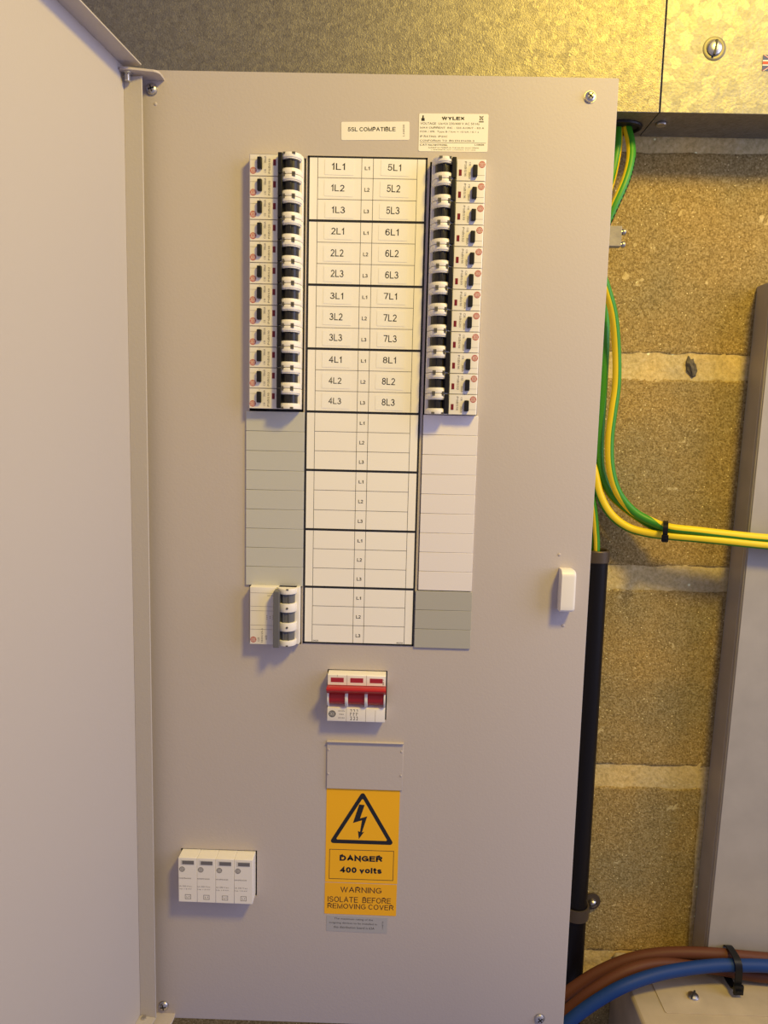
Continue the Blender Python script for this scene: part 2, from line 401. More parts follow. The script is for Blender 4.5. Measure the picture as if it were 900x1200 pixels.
# ================================================================== SETTING: block wall
WY = 112.0
def wall():
    bm = NB()
    x0, x1, z0, z1 = -900, 1100, -1750, 520
    XS = [-900 + 57 * i for i in range(20)] + [240 + 4 * i for i in range(62)] + [490 + 61 * i for i in range(11)]
    ZS = [-1750 + 53 * i for i in range(16)] + [-900 + 3.5 * i for i in range(284)] + [100 + 60 * i for i in range(8)]
    nx, nz = len(XS) - 1, len(ZS) - 1
    g = [[None] * (nx + 1) for _ in range(nz + 1)]
    for j in range(nz + 1):
        for i in range(nx + 1):
            x = XS[i]; z = ZS[j]
            d = noise.noise(Vector((x * 0.03, z * 0.06, 3.1))) * 0.9 + noise.noise(Vector((x * 0.12, z * 0.12, 1.1))) * 0.7
            g[j][i] = bm.verts.new((x, WY - 1.5 + d, z))
    for j in range(nz):
        for i in range(nx):
            bm.faces.new((g[j][i], g[j][i + 1], g[j + 1][i + 1], g[j + 1][i]))
    # back of the wall
    b = [bm.verts.new(p) for p in ((x0, WY + 100, z0), (x1, WY + 100, z0), (x1, WY + 100, z1), (x0, WY + 100, z1))]
    bm.faces.new(b[::-1])
    for row in (0, nz):
        zb = b[0:2] if row == 0 else (b[3], b[2])
        bm.faces.new([g[row][i] for i in range(nx + 1)] + [zb[1], zb[0]])
    for c, bb in ((0, (b[0], b[3])), (nx, (b[1], b[2]))):
        bm.faces.new([g[j][c] for j in range(nz + 1)] + [bb[1], bb[0]])
    bmesh.ops.recalc_face_normals(bm, faces=bm.faces[:])
    w = link_mesh('wall_back', bm, MORTAR)
    tag(w, 'bare concrete block wall with pale mortar joints behind the board', kind='structure')
    pitch = 223.5; top = 62.5
    seedn = 0
    for row in range(-2, 8):
        zt = top - row * pitch - 10.5; zb = top - (row + 1) * pitch + 10.5
        off = 441.0 if row == 3 else 462.0 if row % 2 == 1 else 224.0
        for k in range(-3, 2):
            xa = off + k * 450 + 8; xb = off + (k + 1) * 450 - 8
            if xb < -880 or xa > 1080: continue
            xa = max(xa, -890); xb = min(xb, 1090)
            seedn += 1
            inview = xb > 240 and xa < 640 and -900 < zb < 80
            blk = NB()
            nxx, nzz = (150, 72) if inview else (12, 6)
            cx, cz = (xa + xb) / 2, (zb + zt) / 2
            G = []
            for j in range(nzz + 1):
                r = []
                for i in range(nxx + 1):
                    x = xa + (xb - xa) * i / nxx; z = zb + (zt - zb) * j / nzz
                    e = min(x - xa, xb - x, z - zb, zt - z)
                    rag = noise.noise(Vector((x * 0.09, z * 0.09, seedn * 3.3))) * 1.6 + noise.noise(Vector((x * 0.025, z * 0.025, seedn))) * 1.2
                    dep = 0.0
                    if e <= 0: dep = 6.0
                    elif e < 5: dep = (1 - e / 5.0) ** 2 * 1.6
                    dep += noise.noise(Vector((x * 0.3, z * 0.3, seedn))) * 0.45
                    # ragged outline
                    dx = rag * (1 if i in (0, 1) else -1 if i in (nxx - 1, nxx) else 0) if inview else 0
                    dz = rag * (1 if j in (0, 1) else -1 if j in (nzz - 1, nzz) else 0) if inview else 0
                    r.append(blk.verts.new((x + dx - cx, WY - 2.2 + dep, z + dz - cz)))
                G.append(r)
            for j in range(nzz):
                for i in range(nxx):
                    blk.faces.new((G[j][i], G[j][i + 1], G[j + 1][i + 1], G[j + 1][i]))
            o = link_mesh('block', blk, BLOCK, w, (cx, 0, cz), angle=60)
    # a rough dab left in the mortar bed
    db = NB(); bmesh.ops.create_icosphere(db, subdivisions=3, radius=1)
    for v in db.verts:
        k = 1 + 0.35 * noise.noise(v.co * 2.2)
        v.co = Vector((386 + v.co.x * 5.5 * k + v.co.z * -3.0, WY - 1 + v.co.y * 4.5 * k, -161 + v.co.z * 10 * k))
    o = link_mesh('mortar_lump', db, mat('dark_mortar_lump', (0.13, 0.11, 0.075), 0.9, bump=1, bscale=300, var=0.3, vscale=150), w)
wall()

# ================================================================== galvanised trunking along the top
TY = 55.0; TZ = 64.0; TT = 216.0
def screw(parent, x, y, z, r, h=2.2, m=STEEL, slot='cross', name='screw', washer=0, rot=0.4):
    bm = NB()
    prof = [(r, 0), (r, h * 0.25), (r * 0.88, h * 0.62), (r * 0.6, h * 0.9), (r * 0.32, h), (0.0, h)]
    n = 20; rings = []
    for (rr, hh) in prof[:-1]:
        rings.append([bm.verts.new((rr * math.cos(2 * PI * k / n), -hh, rr * math.sin(2 * PI * k / n))) for k in range(n)])
    for a, b in zip(rings, rings[1:]):
        for k in range(n): bm.faces.new((a[k], a[(k + 1) % n], b[(k + 1) % n], b[k]))
    bm.faces.new(rings[-1]); bmesh.ops.recalc_face_normals(bm, faces=bm.faces[:])
    o = link_mesh(name, bm, m, parent, (x, y, z))
    s = NB()
    L = r * 0.62; w = r * 0.13
    if slot == 'cross':
        for a in (rot, rot + PI / 2):
            d = Vector((math.cos(a), 0, math.sin(a))); e = Vector((-math.sin(a), 0, math.cos(a)))
            p = [d * L + e * w, -d * L + e * w, -d * L - e * w, d * L - e * w]
            prism(s, [(q.x, q.z) for q in p], 'y', -h - 0.12, -h * 0.5)
    else:
        L = r * 0.98; w = r * 0.14; a = rot
        d = Vector((math.cos(a), 0, math.sin(a))); e = Vector((-math.sin(a), 0, math.cos(a)))
        p = [d * L + e * w, -d * L + e * w, -d * L - e * w, d * L - e * w]
        prism(s, [(q.x, q.z) for q in p], 'y', -h - 0.1, -h * 0.35)
    link_mesh('slot', s, mat('dark_slot', (0.03, 0.028, 0.025), 0.6), o)
    if washer:
        wb = NB(); cyl(wb, (0, 0), 'y', washer, -0.5, 0.1, 28, bev=0.15)
        link_mesh('washer', wb, ZINC, o)
    return o

def trunking(name, label, x0, x1, gm):
    t = thing(name, label, 'trunking', ((x0 + x1) / 2, 110, TZ), 'galvanised trunking lengths above the board')
    ox, oy, oz = (x0 + x1) / 2, 110, TZ
    b = NB()
    for (ya, yb, za, zb) in ((TY + 1.4, 109.4, TZ, TZ + 1.4), (TY + 1.4, 109.4, TT - 1.4, TT), (108, 109.4, TZ + 1.4, TT - 1.4)):
        box(b, x0 - ox, x1 - ox, ya - oy, yb - oy, za - oz, zb - oz)
    link_mesh('body', b, gm, t)
    l = NB(); box(l, x0 - ox, x1 - ox, TY - oy, TY + 1.4 - oy, TZ - 0.3 - oz, TT + 0.3 - oz, bev=0.5)
    link_mesh('lid', l, gm, t)
    return t, (ox, oy, oz)
tl, of = trunking('steel_trunking', 'long galvanised steel trunking length behind the top of the board, fine mottled face', -880, 317.0, GALV)
g = NB()
ring = []
for i in range(24):
    a = 2 * PI * i / 24
    ring.append(Vector((290 + 21 * math.cos(a) - of[0], 88 + 15 * math.sin(a) - of[1], -0.8)))
tube(g, ring + [ring[0], ring[1]], 1.8, 8, ref=(0, 0, 1)); prism(g, [(v.x, v.y) for v in ring], 'z', -0.6, -0.2)
link_mesh('cable_grommet', g, BLACK, tl)
tr, of = trunking('steel_trunking', 'shorter galvanised trunking length at top right with slotted lid screw and flag sticker', 318.0, 1080, GALV2)
# dimpled lid screw
dm = NB()
n = 32; prev = None
for rr, yy in ((10.5, -0.15), (9.5, -0.5), (7.5, -0.55), (6.3, -0.2)):
    cur = [dm.verts.new((rr * math.cos(2 * PI * k / n), yy, rr * math.sin(2 * PI * k / n))) for k in range(n)]
    if prev:
        for k in range(n): dm.faces.new((prev[k], prev[(k + 1) % n], cur[(k + 1) % n], cur[k]))
    prev = cur
bmesh.ops.recalc_face_normals(dm, faces=dm.faces[:])
link_mesh('screw_dimple', dm, mat('dark_zinc', (0.16, 0.15, 0.13), 0.5, 0.8), tr, (363.3 - of[0], TY - of[1], 119.5 - of[2]))  # darker zinc ring around the screw on the flat lid
screw(tr, 363.3 - of[0], TY - 0.4 - of[1], 119.5 - of[2], 6.6, 3.2, STEEL, 'slot', 'lid_screw', 0, rot=1.45)
rv = NB(); cyl(rv, (0, 0), 'z', 5.0, -2.4, 0, 20, bev=0.8)
link_mesh('rivet', rv, ZINC, tr, (321.5 + 6 - of[0], 78 - of[1], -0.2))
fl = NB(); box(fl, 0, 24, -0.25, 0, 0, 13.6)
flo = link_mesh('flag_sticker', fl, FLAGB, tr, (408 - of[0], TY - 0.02 - of[1], 101.2 - of[2]))
fw = NB(); flat_rects(fw, [(9.6, 14.4, 0, 13.6), (0, 24, 4.4, 9.2)], -0.26)
for s_ in (1, -1):
    prism(fw, [(0, 6.8 - 6.8 * s_ + 0), (1.6, 6.8 - 6.8 * s_), (24, 6.8 + 6.8 * s_), (22.4, 6.8 + 6.8 * s_)], 'y', -0.32, -0.26)
link_mesh('white_crosses', fw, FLAGW, flo)
fr = NB(); flat_rects(fr, [(10.7, 13.3, 0, 13.6), (0, 24, 5.5, 8.1)], -0.40)
for s_ in (1, -1):
    prism(fr, [(0, 6.8 - 6.8 * s_), (0.8, 6.8 - 6.8 * s_), (24, 6.8 + 6.8 * s_), (23.2, 6.8 + 6.8 * s_)], 'y', -0.39, -0.33)
link_mesh('red_crosses', fr, FLAGR, flo)

# ================================================================== distribution board
DX0, DX1, DZ0, DZ1 = -150.0, 263.0, -822.0, 67.1
board = thing('distribution_board', 'tall grey steel distribution board with its door swung open to the left', 'fuse board', (56, 110, -822))
BO = Vector((56, 110, -822))
def bpart(name, bm, m, parent=None, **k):
    """world-mm geometry -> child of the board"""
    base = BO
    if parent is not None and parent is not board: base = BO + Vector(parent.location) / MM
    for v in bm.verts: v.co -= base
    return link_mesh(name, bm, m, parent or board, **k)
# enclosure tray
e = NB()
X0, X1, Z0, Z1 = DX0 + 6, DX1 - 6, DZ0 + 5, 62.5
for a in ((X0, X1, 107.5, 109.3, Z0, Z1), (X0, X0 + 1.8, 8, 107.5, Z0, Z1), (X1 - 1.8, X1, 8, 107.5, Z0, Z1),
          (X0 + 1.8, X1 - 1.8, 8, 107.5, Z0, Z0 + 1.8), (X0 + 1.8, X1 - 1.8, 8, 107.5, Z1 - 1.8, Z1)): box(e, *a)
bpart('enclosure', e, PAINT)
# rails the modules clip on
for zc, xa, xb in ((-481, -130, 240), (-664, -130, 240)):
    r = NB(); box(r, xa, xb, 46, 48, zc - 17.5, zc + 17.5); bpart('mounting_rail', r, ZINC)
for xc in (-26, 129.6):
    r = NB(); box(r, xc - 17.5, xc + 17.5, 46, 48, -450, 10); bpart('mounting_rail', r, ZINC)
# cover plate with its cut-outs
HOLES = [(-50.2, -1.6, -433.6, -2.0), (105.4, 153.6, -433.6, -3.0), (23.6, 79.6, -505, -456.8), (-116.2, -42.2, -687.6, -640.4)]
xs = sorted(set([DX0, DX1] + [h[0] for h in HOLES] + [h[1] for h in HOLES])); zs = sorted(set([DZ0, DZ1] + [h[2] for h in HOLES] + [h[3] for h in HOLES]))
c = NB(); vg = {}
def cv(i, j):
    if (i, j) not in vg: vg[(i, j)] = c.verts.new((xs[i], 0, zs[j]))
    return vg[(i, j)]
for i in range(len(xs) - 1):
    for j in range(len(zs) - 1):
        mx_, mz_ = (xs[i] + xs[i + 1]) / 2, (zs[j] + zs[j + 1]) / 2
        if any(h[0] < mx_ < h[1] and h[2] < mz_ < h[3] for h in HOLES): continue
        c.faces.new((cv(i, j), cv(i + 1, j), cv(i + 1, j + 1), cv(i, j + 1)))
bmesh.ops.recalc_face_normals(c, faces=c.faces[:])
if c.faces[0].normal.y > 0: bmesh.ops.reverse_faces(c, faces=c.faces[:])
ret = bmesh.ops.extrude_face_region(c, geom=c.faces[:])
for v in [q for q in ret['geom'] if isinstance(q, bmesh.types.BMVert)]: v.co.y += 1.5
bmesh.ops.recalc_face_normals(c, faces=c.faces[:])
es = [ed for ed in c.edges if all(abs(v.co.y) < 1e-6 for v in ed.verts) and (all(abs(v.co.x - DX1) < 1e-6 for v in ed.verts) or all(abs(v.co.x - DX0) < 1e-6 for v in ed.verts) or all(abs(v.co.z - DZ0) < 1e-6 for v in ed.verts) or all(abs(v.co.z - DZ1) < 1e-6 for v in ed.verts))]
bmesh.ops.bevel(c, geom=es, offset=1.1, segments=3, affect='EDGES', profile=0.5)
# folded return all round
for a in ((DX0, DX0 + 1.4, 1.3, 12, DZ0, DZ1), (DX1 - 1.4, DX1, 1.3, 12, DZ0, DZ1), (DX0 + 1.4, DX1 - 1.4, 1.3, 12, DZ0, DZ0 + 1.4), (DX0 + 1.4, DX1 - 1.4, 1.3, 12, DZ1 - 1.4, DZ1)): box(c, *a)
cover = bpart('cover_plate', c, PAINT)
for (x, z, rr) in ((-134.5, 51.5, 0.3), (239.2, 51.7, 0.9), (-134.8, -808.3, 0.15), (239.0, -808.1, 0.7)):
    screw(cover, x - BO.x, -0.1 - BO.y, z - BO.z, 4.5, 3.0, STEEL, 'cross', 'screw', 5.2, rr)
for (x, z) in ((234.0, -342.5), (241.0, -408.7), (-131.5, 40.0)):
    d = NB(); bmesh.ops.create_uvsphere(d, u_segments=12, v_segments=8, radius=1.5)
    for v in d.verts: v.co = Vector((x + v.co.x, v.co.y * 0.45, z + v.co.z))
    bpart('paint_pip', d, PAINT, cover)
# door catch: rounded white block, hollow on its left
k = NB()
prof = [(-355.5, 0.0), (-355.5, -6.0)]
pr = []
for i in range(7):
    a = i / 6 * PI / 2; pr.append((-360.5 + 6 * math.cos(a), -7 - 6 * math.sin(a)))
lo = [(-387, -13)] + [(-390 - 3 * math.sin(i / 4 * PI / 2), -10 - 3 * math.cos(i / 4 * PI / 2)) for i in range(5)]
outl = [(0.0, -354.5)] + [(y, z) for z, y in pr] + [(y, z) for z, y in lo] + [(0.0, -393)]
prism(k, outl, 'x', 234.5, 248.0)
es = [ed for ed in k.edges if all(v.co.x > 247.9 for v in ed.verts)]
bmesh.ops.bevel(k, geom=es, offset=3.5, segments=4, affect='EDGES', profile=0.5)
bpart('door_catch', k, WHITE, cover)

# door: sheet with returns along hinge side, top and bottom, turned about the hinge
A = math.radians(7.5)
dirL = Vector((-math.sin(A), -math.cos(A), 0)); dirF = Vector((math.cos(A), -math.sin(A), 0))
FO = Vector((-155.0, -9.5, 0))       # fold line of the hinge-side return
DZT, DZB, DWID, FL = 66.5, -812.5, 404.0, 16.2
def dslab(bm, l0, l1, f0, f1, z0, z1, bev=0.0):
    vs0 = len(bm.verts)
    b2 = NB(); box(b2, l0, l1, f0, f1, z0, z1, bev)
    for v in b2.verts:
        p = FO + dirL * v.co.x + dirF * v.co.y; v.co = Vector((p.x, p.y, v.co.z))
    bmesh.ops.recalc_face_normals(b2, faces=b2.faces[:])
    me = bpy.data.meshes.new('x'); b2.to_mesh(me); b2.free(); bm.from_mesh(me); bpy.data.meshes.remove(me)
dd = NB(); dslab(dd, -1.2, DWID, -1.4, 0.0, DZB, DZT, 0.5)
door = bpart('door', dd, DOORPAINT)
f = NB(); dslab(f, -1.3, 0.2, 0.0, FL, DZB + 0.5, DZT - 9.5, 0.4); bpart('hinge_side_return', f, DOORPAINT, door)
f = NB(); dslab(f, 0.2, DWID, 0.0, FL, DZT - 1.5, DZT, 0.4); bpart('top_return', f, DOORPAINT, door)
f = NB(); dslab(f, 0.2, DWID, 0.0, FL, DZB, DZB + 1.5, 0.4); bpart('bottom_return', f, DOORPAINT, door)
f = NB(); dslab(f, DWID - 1.5, DWID, 0.0, FL, DZB + 1.5, DZT - 1.5, 0.4); bpart('free_side_return', f, DOORPAINT, door)
# hinge brackets
for z0, up in ((58.6, 1), (-818.6, -1)):
    h = NB()
    out = [(-148, 0.2), (-123.5, 0.2), (-123.2, -4.5)] + [(-129.5 + 6 * math.cos(a), -9.5 - 6 * math.sin(a)) for a in [i / 5 * PI / 2 for i in range(6)]] + [(-151, -19.5)] + [(-153 - 3.5 * math.sin(a), -16 - 3.5 * math.cos(a)) for a in [i / 4 * PI / 2 for i in range(1, 5)]] + [(-156.5, -12), (-148, -6)]
    out = [(x, y) for x, y in out]
    prism(h, out, 'z', z0, z0 + 2.0, bev=0.3)
    hb = bpart('hinge_bracket', h, PAINT)
    p = NB(); zc = z0 if up > 0 else z0 + 2
    s_ = -1 if up > 0 else 1
    cyl(p, (-150.3, -13.5), 'z', 4.2, *sorted((zc, zc + s_ * 1.2)), 24)
    cyl(p, (-150.3, -13.5), 'z', 2.6, *sorted((zc + s_ * 1.2, zc + s_ * 7)), 6, bev=0.3)
    bpart('hinge_pin', p, STEEL, hb)

# ================================================================== breakers (RCBO)
LOGO_N = 22
def logo(parent, u, z, r, y, m):
    """round maker's badge: ring with a band of letters across"""
    b = NB()
    n = LOGO_N
    b.faces.new([b.verts.new((u + r * math.cos(2 * PI * i / n), y, z + r * math.sin(2 * PI * i / n))) for i in range(n)])
    for z0_, z1_, w in ((0.30, 0.40, 0.86), (-0.40, -0.30, 0.86), (0.60, 0.68, 0.55), (-0.68, -0.60, 0.55)):
        f_ = b.faces.new([b.verts.new(p) for p in ((u - w * r, y - 0.04, z + z0_ * r), (u + w * r, y - 0.04, z + z0_ * r), (u + w * r, y - 0.04, z + z1_ * r), (u - w * r, y - 0.04, z + z1_ * r))]); f_.material_index = 1
    for k in range(4):
        xx = u + (-0.62 + k * 0.36) * r
        f_ = b.faces.new([b.verts.new(p) for p in ((xx, y - 0.04, z - 0.2 * r), (xx + 0.14 * r, y - 0.04, z - 0.2 * r), (xx + 0.14 * r, y - 0.04, z + 0.2 * r), (xx, y - 0.04, z + 0.2 * r))]); f_.material_index = 1
    o = link_mesh('maker_badge', b, [m, WHITE], parent, smooth=False)
    return o

HW = 8.75
def drum_cheek(z0, z1, cu=12.6, cy=-7.5, r=9.6):
    b = NB()
    pts = [(cu - r, 0)] + circ(cu, cy, r, 14, PI, 2 * PI, closed=False) + [(cu + r, 0)]
    prism(b, pts, 'z', z0, z1, bev=0.5)
    return b

def make_rcbo(rating):
    t = thing('residual_current_breaker', '-', 'circuit breaker')
    U0 = -22.75                      # local u = 0 is the outer end
    h = NB()
    prism(h, [(U0, 40), (U0, -9.2), (U0 + 0.8, -10), (U0 + 24.6, -10), (U0 + 25.2, -7), (U0 + 45.0, -7), (U0 + 45.5, -6.5), (U0 + 45.5, 40)], 'z', -HW, HW, bev=0.25)
    link_mesh('housing', h, WHITE, t)
    for z0, z1 in ((4.7, HW), (-HW, -4.7)):
        ck = link_mesh('cheek', drum_cheek(z0, z1), WHITE, t)
        n = NB()
        for du in (-4.4, 3.4):
            zz = (HW - 1.7, HW) if z0 > 0 else (-HW, -HW + 1.7)
            yf = -7.5 - math.sqrt(9.6 ** 2 - (abs(du) + 1.35) ** 2)
            box(n, 12.6 + du - 1.35, 12.6 + du + 1.35, yf - 1.1, yf + 1.0, *zz)
        link_mesh('window_notch', n, mat('notch_dark', (0.10, 0.09, 0.075), 0.6), ck)
        rb = NB(); zi = z0 - 0.9 if z0 > 0 else z1
        pts = [(12.6 - 8.9, 0)] + circ(12.6, -7.5, 8.9, 14, PI, 2 * PI, closed=False) + [(12.6 + 8.9, 0)]
        prism(rb, pts, 'z', zi, zi + 0.9, bev=0.2)
        link_mesh('rim', rb, WHITE, ck)
    tg = NB()
    pts = [(12.6 - 7.4, -5)] + circ(12.6, -7.0, 7.4, 14, PI, 2 * PI, closed=False) + [(12.6 + 7.4, -5)]
    prism(tg, pts, 'z', -3.8, 3.8)
    box(tg, 12.6 - 1.2, 12.6 + 1.2, -15.2, -9, -3.8, 3.8, bev=0.3)
    tgo = link_mesh('toggle', tg, DRUM, t)
    lv = NB(); box(lv, U0 + 25.4, U0 + 29.0, -16.2, -9, -HW + 0.35, HW - 0.35, bev=0.4)
    box(lv, U0 + 28.5, 12.6 - 4, -12, -9, -3.8, 3.8)
    link_mesh('lever', lv, BLACK, tgo)
    tb = NB(); box(tb, U0 + 7.2, U0 + 11.2, -13.2, -9.5, -3.8, 5.8, bev=0.7)
    link_mesh('test_button', tb, BLACK, t)
    rw = NB(); box(rw, U0 + 20.4, U0 + 22.8, -10.2, -9.5, -0.4, 4.7, bev=0.1)
    link_mesh('indicator_window', rw, REDW, t)
    logo(t, U0 + 3.4, -4.7, 2.8, -10.1, REDPRINT)
    lettering(t, [(rating, U0 + 13.6, -5.0, None, 1.7, PI / 2), ('30mA', U0 + 13.6, 4.4, None, 1.7, PI / 2), ('PSBS' + rating[1:], U0 + 17.2, -1.0, 12.0, 1.8, PI / 2), ('T', U0 + 9.2, 7.2, None, 1.1, 0)], -10.12, GREYINK)
    ln = NB(); flat_rects(ln, [(U0 + 0.8, U0 + 24.4, HW - 0.28, HW - 0.1)], -10.0, 0.1)
    flat_rects(ln, [(U0 + 0.8, U0 + 7.0, 4.0, 4.16)], -10.0, 0.1)
    link_mesh('mould_line', ln, GREYINK, t)
    return t
protos = {}
RAT = ['C10', 'C10', 'C6', 'C20', 'C16', 'C32', 'C10', 'C6', 'C10', 'C16', 'C32', 'C16', 'C16', 'C16', 'C10', 'C32', 'C16', 'C20', 'C16', 'C20', 'C10', 'C16', 'C32', 'C16']
n_ = 0
for col in range(2):
    for g_ in range(4):
        for l_ in range(3):
            circuit = '%dL%d' % (col * 4 + g_ + 1, l_ + 1)
            kidx = g_ * 3 + l_; rt = RAT[n_]; n_ += 1
            if rt not in protos: protos[rt] = make_rcbo(rt); o = protos[rt]
            else: o = copy_tree(protos[rt])
            if col == 0:
                o.location = Vector((-26.0, 0, -2.7 - 8.9 - 17.85 * kidx)) * MM
            else:
                o.location = Vector((129.6, 0, -3.8 - 8.9 - 17.88 * kidx)) * MM
                o.rotation_euler = (0, PI, 0)
            side = 'left' if col == 0 else 'right'
            tag(o, 'white breaker with black toggle, %s of the card at row %s' % (side, circuit), 'circuit breaker', '%s column of slim white breakers' % side)

# three-pole breaker
def three_pole():
    zc = -404.6
    t = thing('three_pole_breaker', 'wide white three-pole breaker with grey linked lever below the left blanks', 'circuit breaker', (-25.0, 0, zc))
    U0 = -22.75; H = 26.7
    h = NB()
    prism(h, [(U0, 40), (U0, -9.8), (U0 + 0.8, -10.6), (U0 + 23.0, -10.6), (U0 + 23.8, -7), (U0 + 44.8, -7), (U0 + 45.4, -6.5), (U0 + 45.4, 40)], 'z', -H, H, bev=0.3)
    link_mesh('housing', h, WHITE, t)
    for z0, z1 in ((H - 5.2, H), (4.9, 12.9), (-12.9, -4.9), (-H, -H + 5.2)):
        b = drum_cheek(z0, z1, cu=11.4, cy=-7.5, r=8.6); ck = link_mesh('cheek', b, WHITE, t)
        n = NB(); zm = (z0 + z1) / 2
        cyl(n, (12.5, zm), 'y', 1.0, -16.5, -15.4, 12) if abs(zm) < 15 else box(n, 11.5, 13.5, -16.2, -15.0, (z1 - 1.2) if zm > 0 else z0, z1 if zm > 0 else z0 + 1.2)
        link_mesh('window_notch', n, mat('notch_dark', (0.10, 0.09, 0.075), 0.6), ck)
    for zc_ in (17.2, 0, -17.2):
        tg = NB()
        pts = [(11.4 - 7.0, -5)] + circ(11.4, -7.0, 7.0, 14, PI, 2 * PI, closed=False) + [(11.4 + 7.0, -5)]
        prism(tg, pts, 'z', zc_ - 4.6, zc_ + 4.6)
        for du in (-2.4, 2.4): box(tg, 11.4 + du - 0.5, 11.4 + du + 0.5, -14.4, -9, zc_ - 4.6, zc_ + 4.6)
        link_mesh('toggle', tg, DGREY, t)
    lv = NB(); box(lv, U0 + 23.2, U0 + 28.6, -20, -8, -H - 0.2, H - 1.5, bev=0.6)
    link_mesh('linked_lever', lv, DGREY, t)
    logo(t, U0 + 3.6, -H + 4.4, 2.8, -10.7, REDPRINT)
    lettering(t, [('C25', U0 + 8.4, -H + 4.6, None, 1.7, PI / 2), ('NHXC25-3', U0 + 11.6, -H + 8.5, 13, 1.7, PI / 2), ('MCB', U0 + 15.4, -H + 6.5, None, 1.9, PI / 2), ('3.6 TPN', U0 + 19.0, H - 7.6, 5.5, 1.2, 0)], -10.72, GREYINK)
    ln = NB(); flat_rects(ln, [(U0 + 0.8, U0 + 22.8, z, z + 0.2) for z in (H - 5.4, H - 17.9, H - 22, -H + 17.9, -H + 14)] + [(U0 + 15.4 + 0.0, U0 + 16.4, z, z + 0.4) for z in (0, -1.5, -3)] + [(U0 + 18.4, U0 + 19.4, z, z + 0.4) for z in (-0.5, -2)] + [(U0 + 20.8, U0 + 21.8, z, z + 0.4) for z in (0, -1.5, -3)], -10.6, 0.1)
    link_mesh('mould_line', ln, GREYINK, t)
three_pole()

# main switch
def main_switch():
    xc, zt, P = 51.6, -457.8, 11.0
    t = thing('main_isolator_switch', 'white three-pole main switch with a broad red lever', 'switch', (xc, 0, zt - 22.6))
    H = 26.8
    h = NB()
    # profile in (y, z): top shoulder, window strip, drum bay, label strip
    prof = [(40, 22.6), (-P + 0.8, 22.6), (-P, 21.8), (-P, 12.4), (-6, 12.0), (-6, -7.5), (-P, -9.5), (-P, -22.0), (-P + 0.6, -22.6), (40, -22.6)]
    prism(h, prof, 'x', -H, H, bev=0.25)
    link_mesh('housing', h, WHITE, t)
    for xa, xb in ((-H, -H + 1.6), (-10.4, -7.6), (7.6, 10.4), (H - 1.6, H)):
        b = NB(); pts = [(0, 12.2)] + [(-5 - 11.5 * math.sin(a), 1.4 + 10.8 * math.cos(a)) for a in [i / 14 * PI for i in range(15)]] + [(0, -9.4)]
        prism(b, pts, 'x', xa, xb, bev=0.4); link_mesh('cheek', b, WHITE, t)
    for xm in (-18.0, 0, 18.0):
        b = NB(); pts = [(-2, 8)] + [(-6 - 8.6 * math.sin(a), 1.0 + 7.8 * math.cos(a)) for a in [i / 14 * PI for i in range(15)]] + [(-2, -7)]
        prism(b, pts, 'x', xm - 7.4, xm + 7.4); tg = link_mesh('toggle', b, RED, t)
        w = NB(); box(w, xm - 6, xm + 6, -P - 0.15, -P + 0.5, 15.2, 19.6, bev=0.2); link_mesh('indicator_window', w, mat('rose_red_window', (0.36, 0.025, 0.04), 0.3), t)
    lv = NB()
    prism(lv, [(-5, 11.2), (-19.0, 13.2), (-21, 12.2), (-21, 10.4), (-12.5, 4.2), (-5, 4.2)], 'x', -H - 0.4, H + 0.4, bev=0.5)
    link_mesh('linked_lever', lv, RED, t)
    logo(t, -H + 4.6, -15.2, 3.3, -P - 0.12, INK)
    lettering(t, [('400/415V', -H + 13.2, -12.2, 6.4, 1.3, 0), ('125A', -H + 13.2, -15.4, 4.4, 1.3, 0), ('AC22A', -H + 13.2, -18.8, 6.0, 1.3, 0)], -P - 0.12, GREYINK)
    ln = NB()
    for xm in (-5.4, -2.6, 0.2):
        flat_rects(ln, [(xm + 0.9, xm + 1.3, -12.6, -10.6), (xm, xm + 1.3, -10.9, -10.5), (xm, xm + 0.4, -16.6, -13.4), (xm + 0.2, xm + 1.6, -14.4, -14.0), (xm + 0.9, xm + 1.3, -20.6, -17.6), (xm, xm + 1.3, -17.8, -17.4), (xm, xm + 1.3, -20.8, -20.4)], -P, 0.1)
    link_mesh('circuit_symbol', ln, INK, t)
    ml = NB(); flat_rects(ml, [(-9.1, -8.9, 12.6, 22.4), (8.9, 9.1, 12.6, 22.4), (-18.1, -17.9, 20.2, 22.4), (-9.1, -8.9, -22.4, -9.8), (8.9, 9.1, -22.4, -9.8), (17.8, 18.0, -22.4, -11), (H - 2.6, H - 2.0, 13.6, 16.8), (H - 2.6, H - 2.0, 18, 18.8)], -P, 0.1)
    link_mesh('mould_line', ml, GREYINK, t)
main_switch()

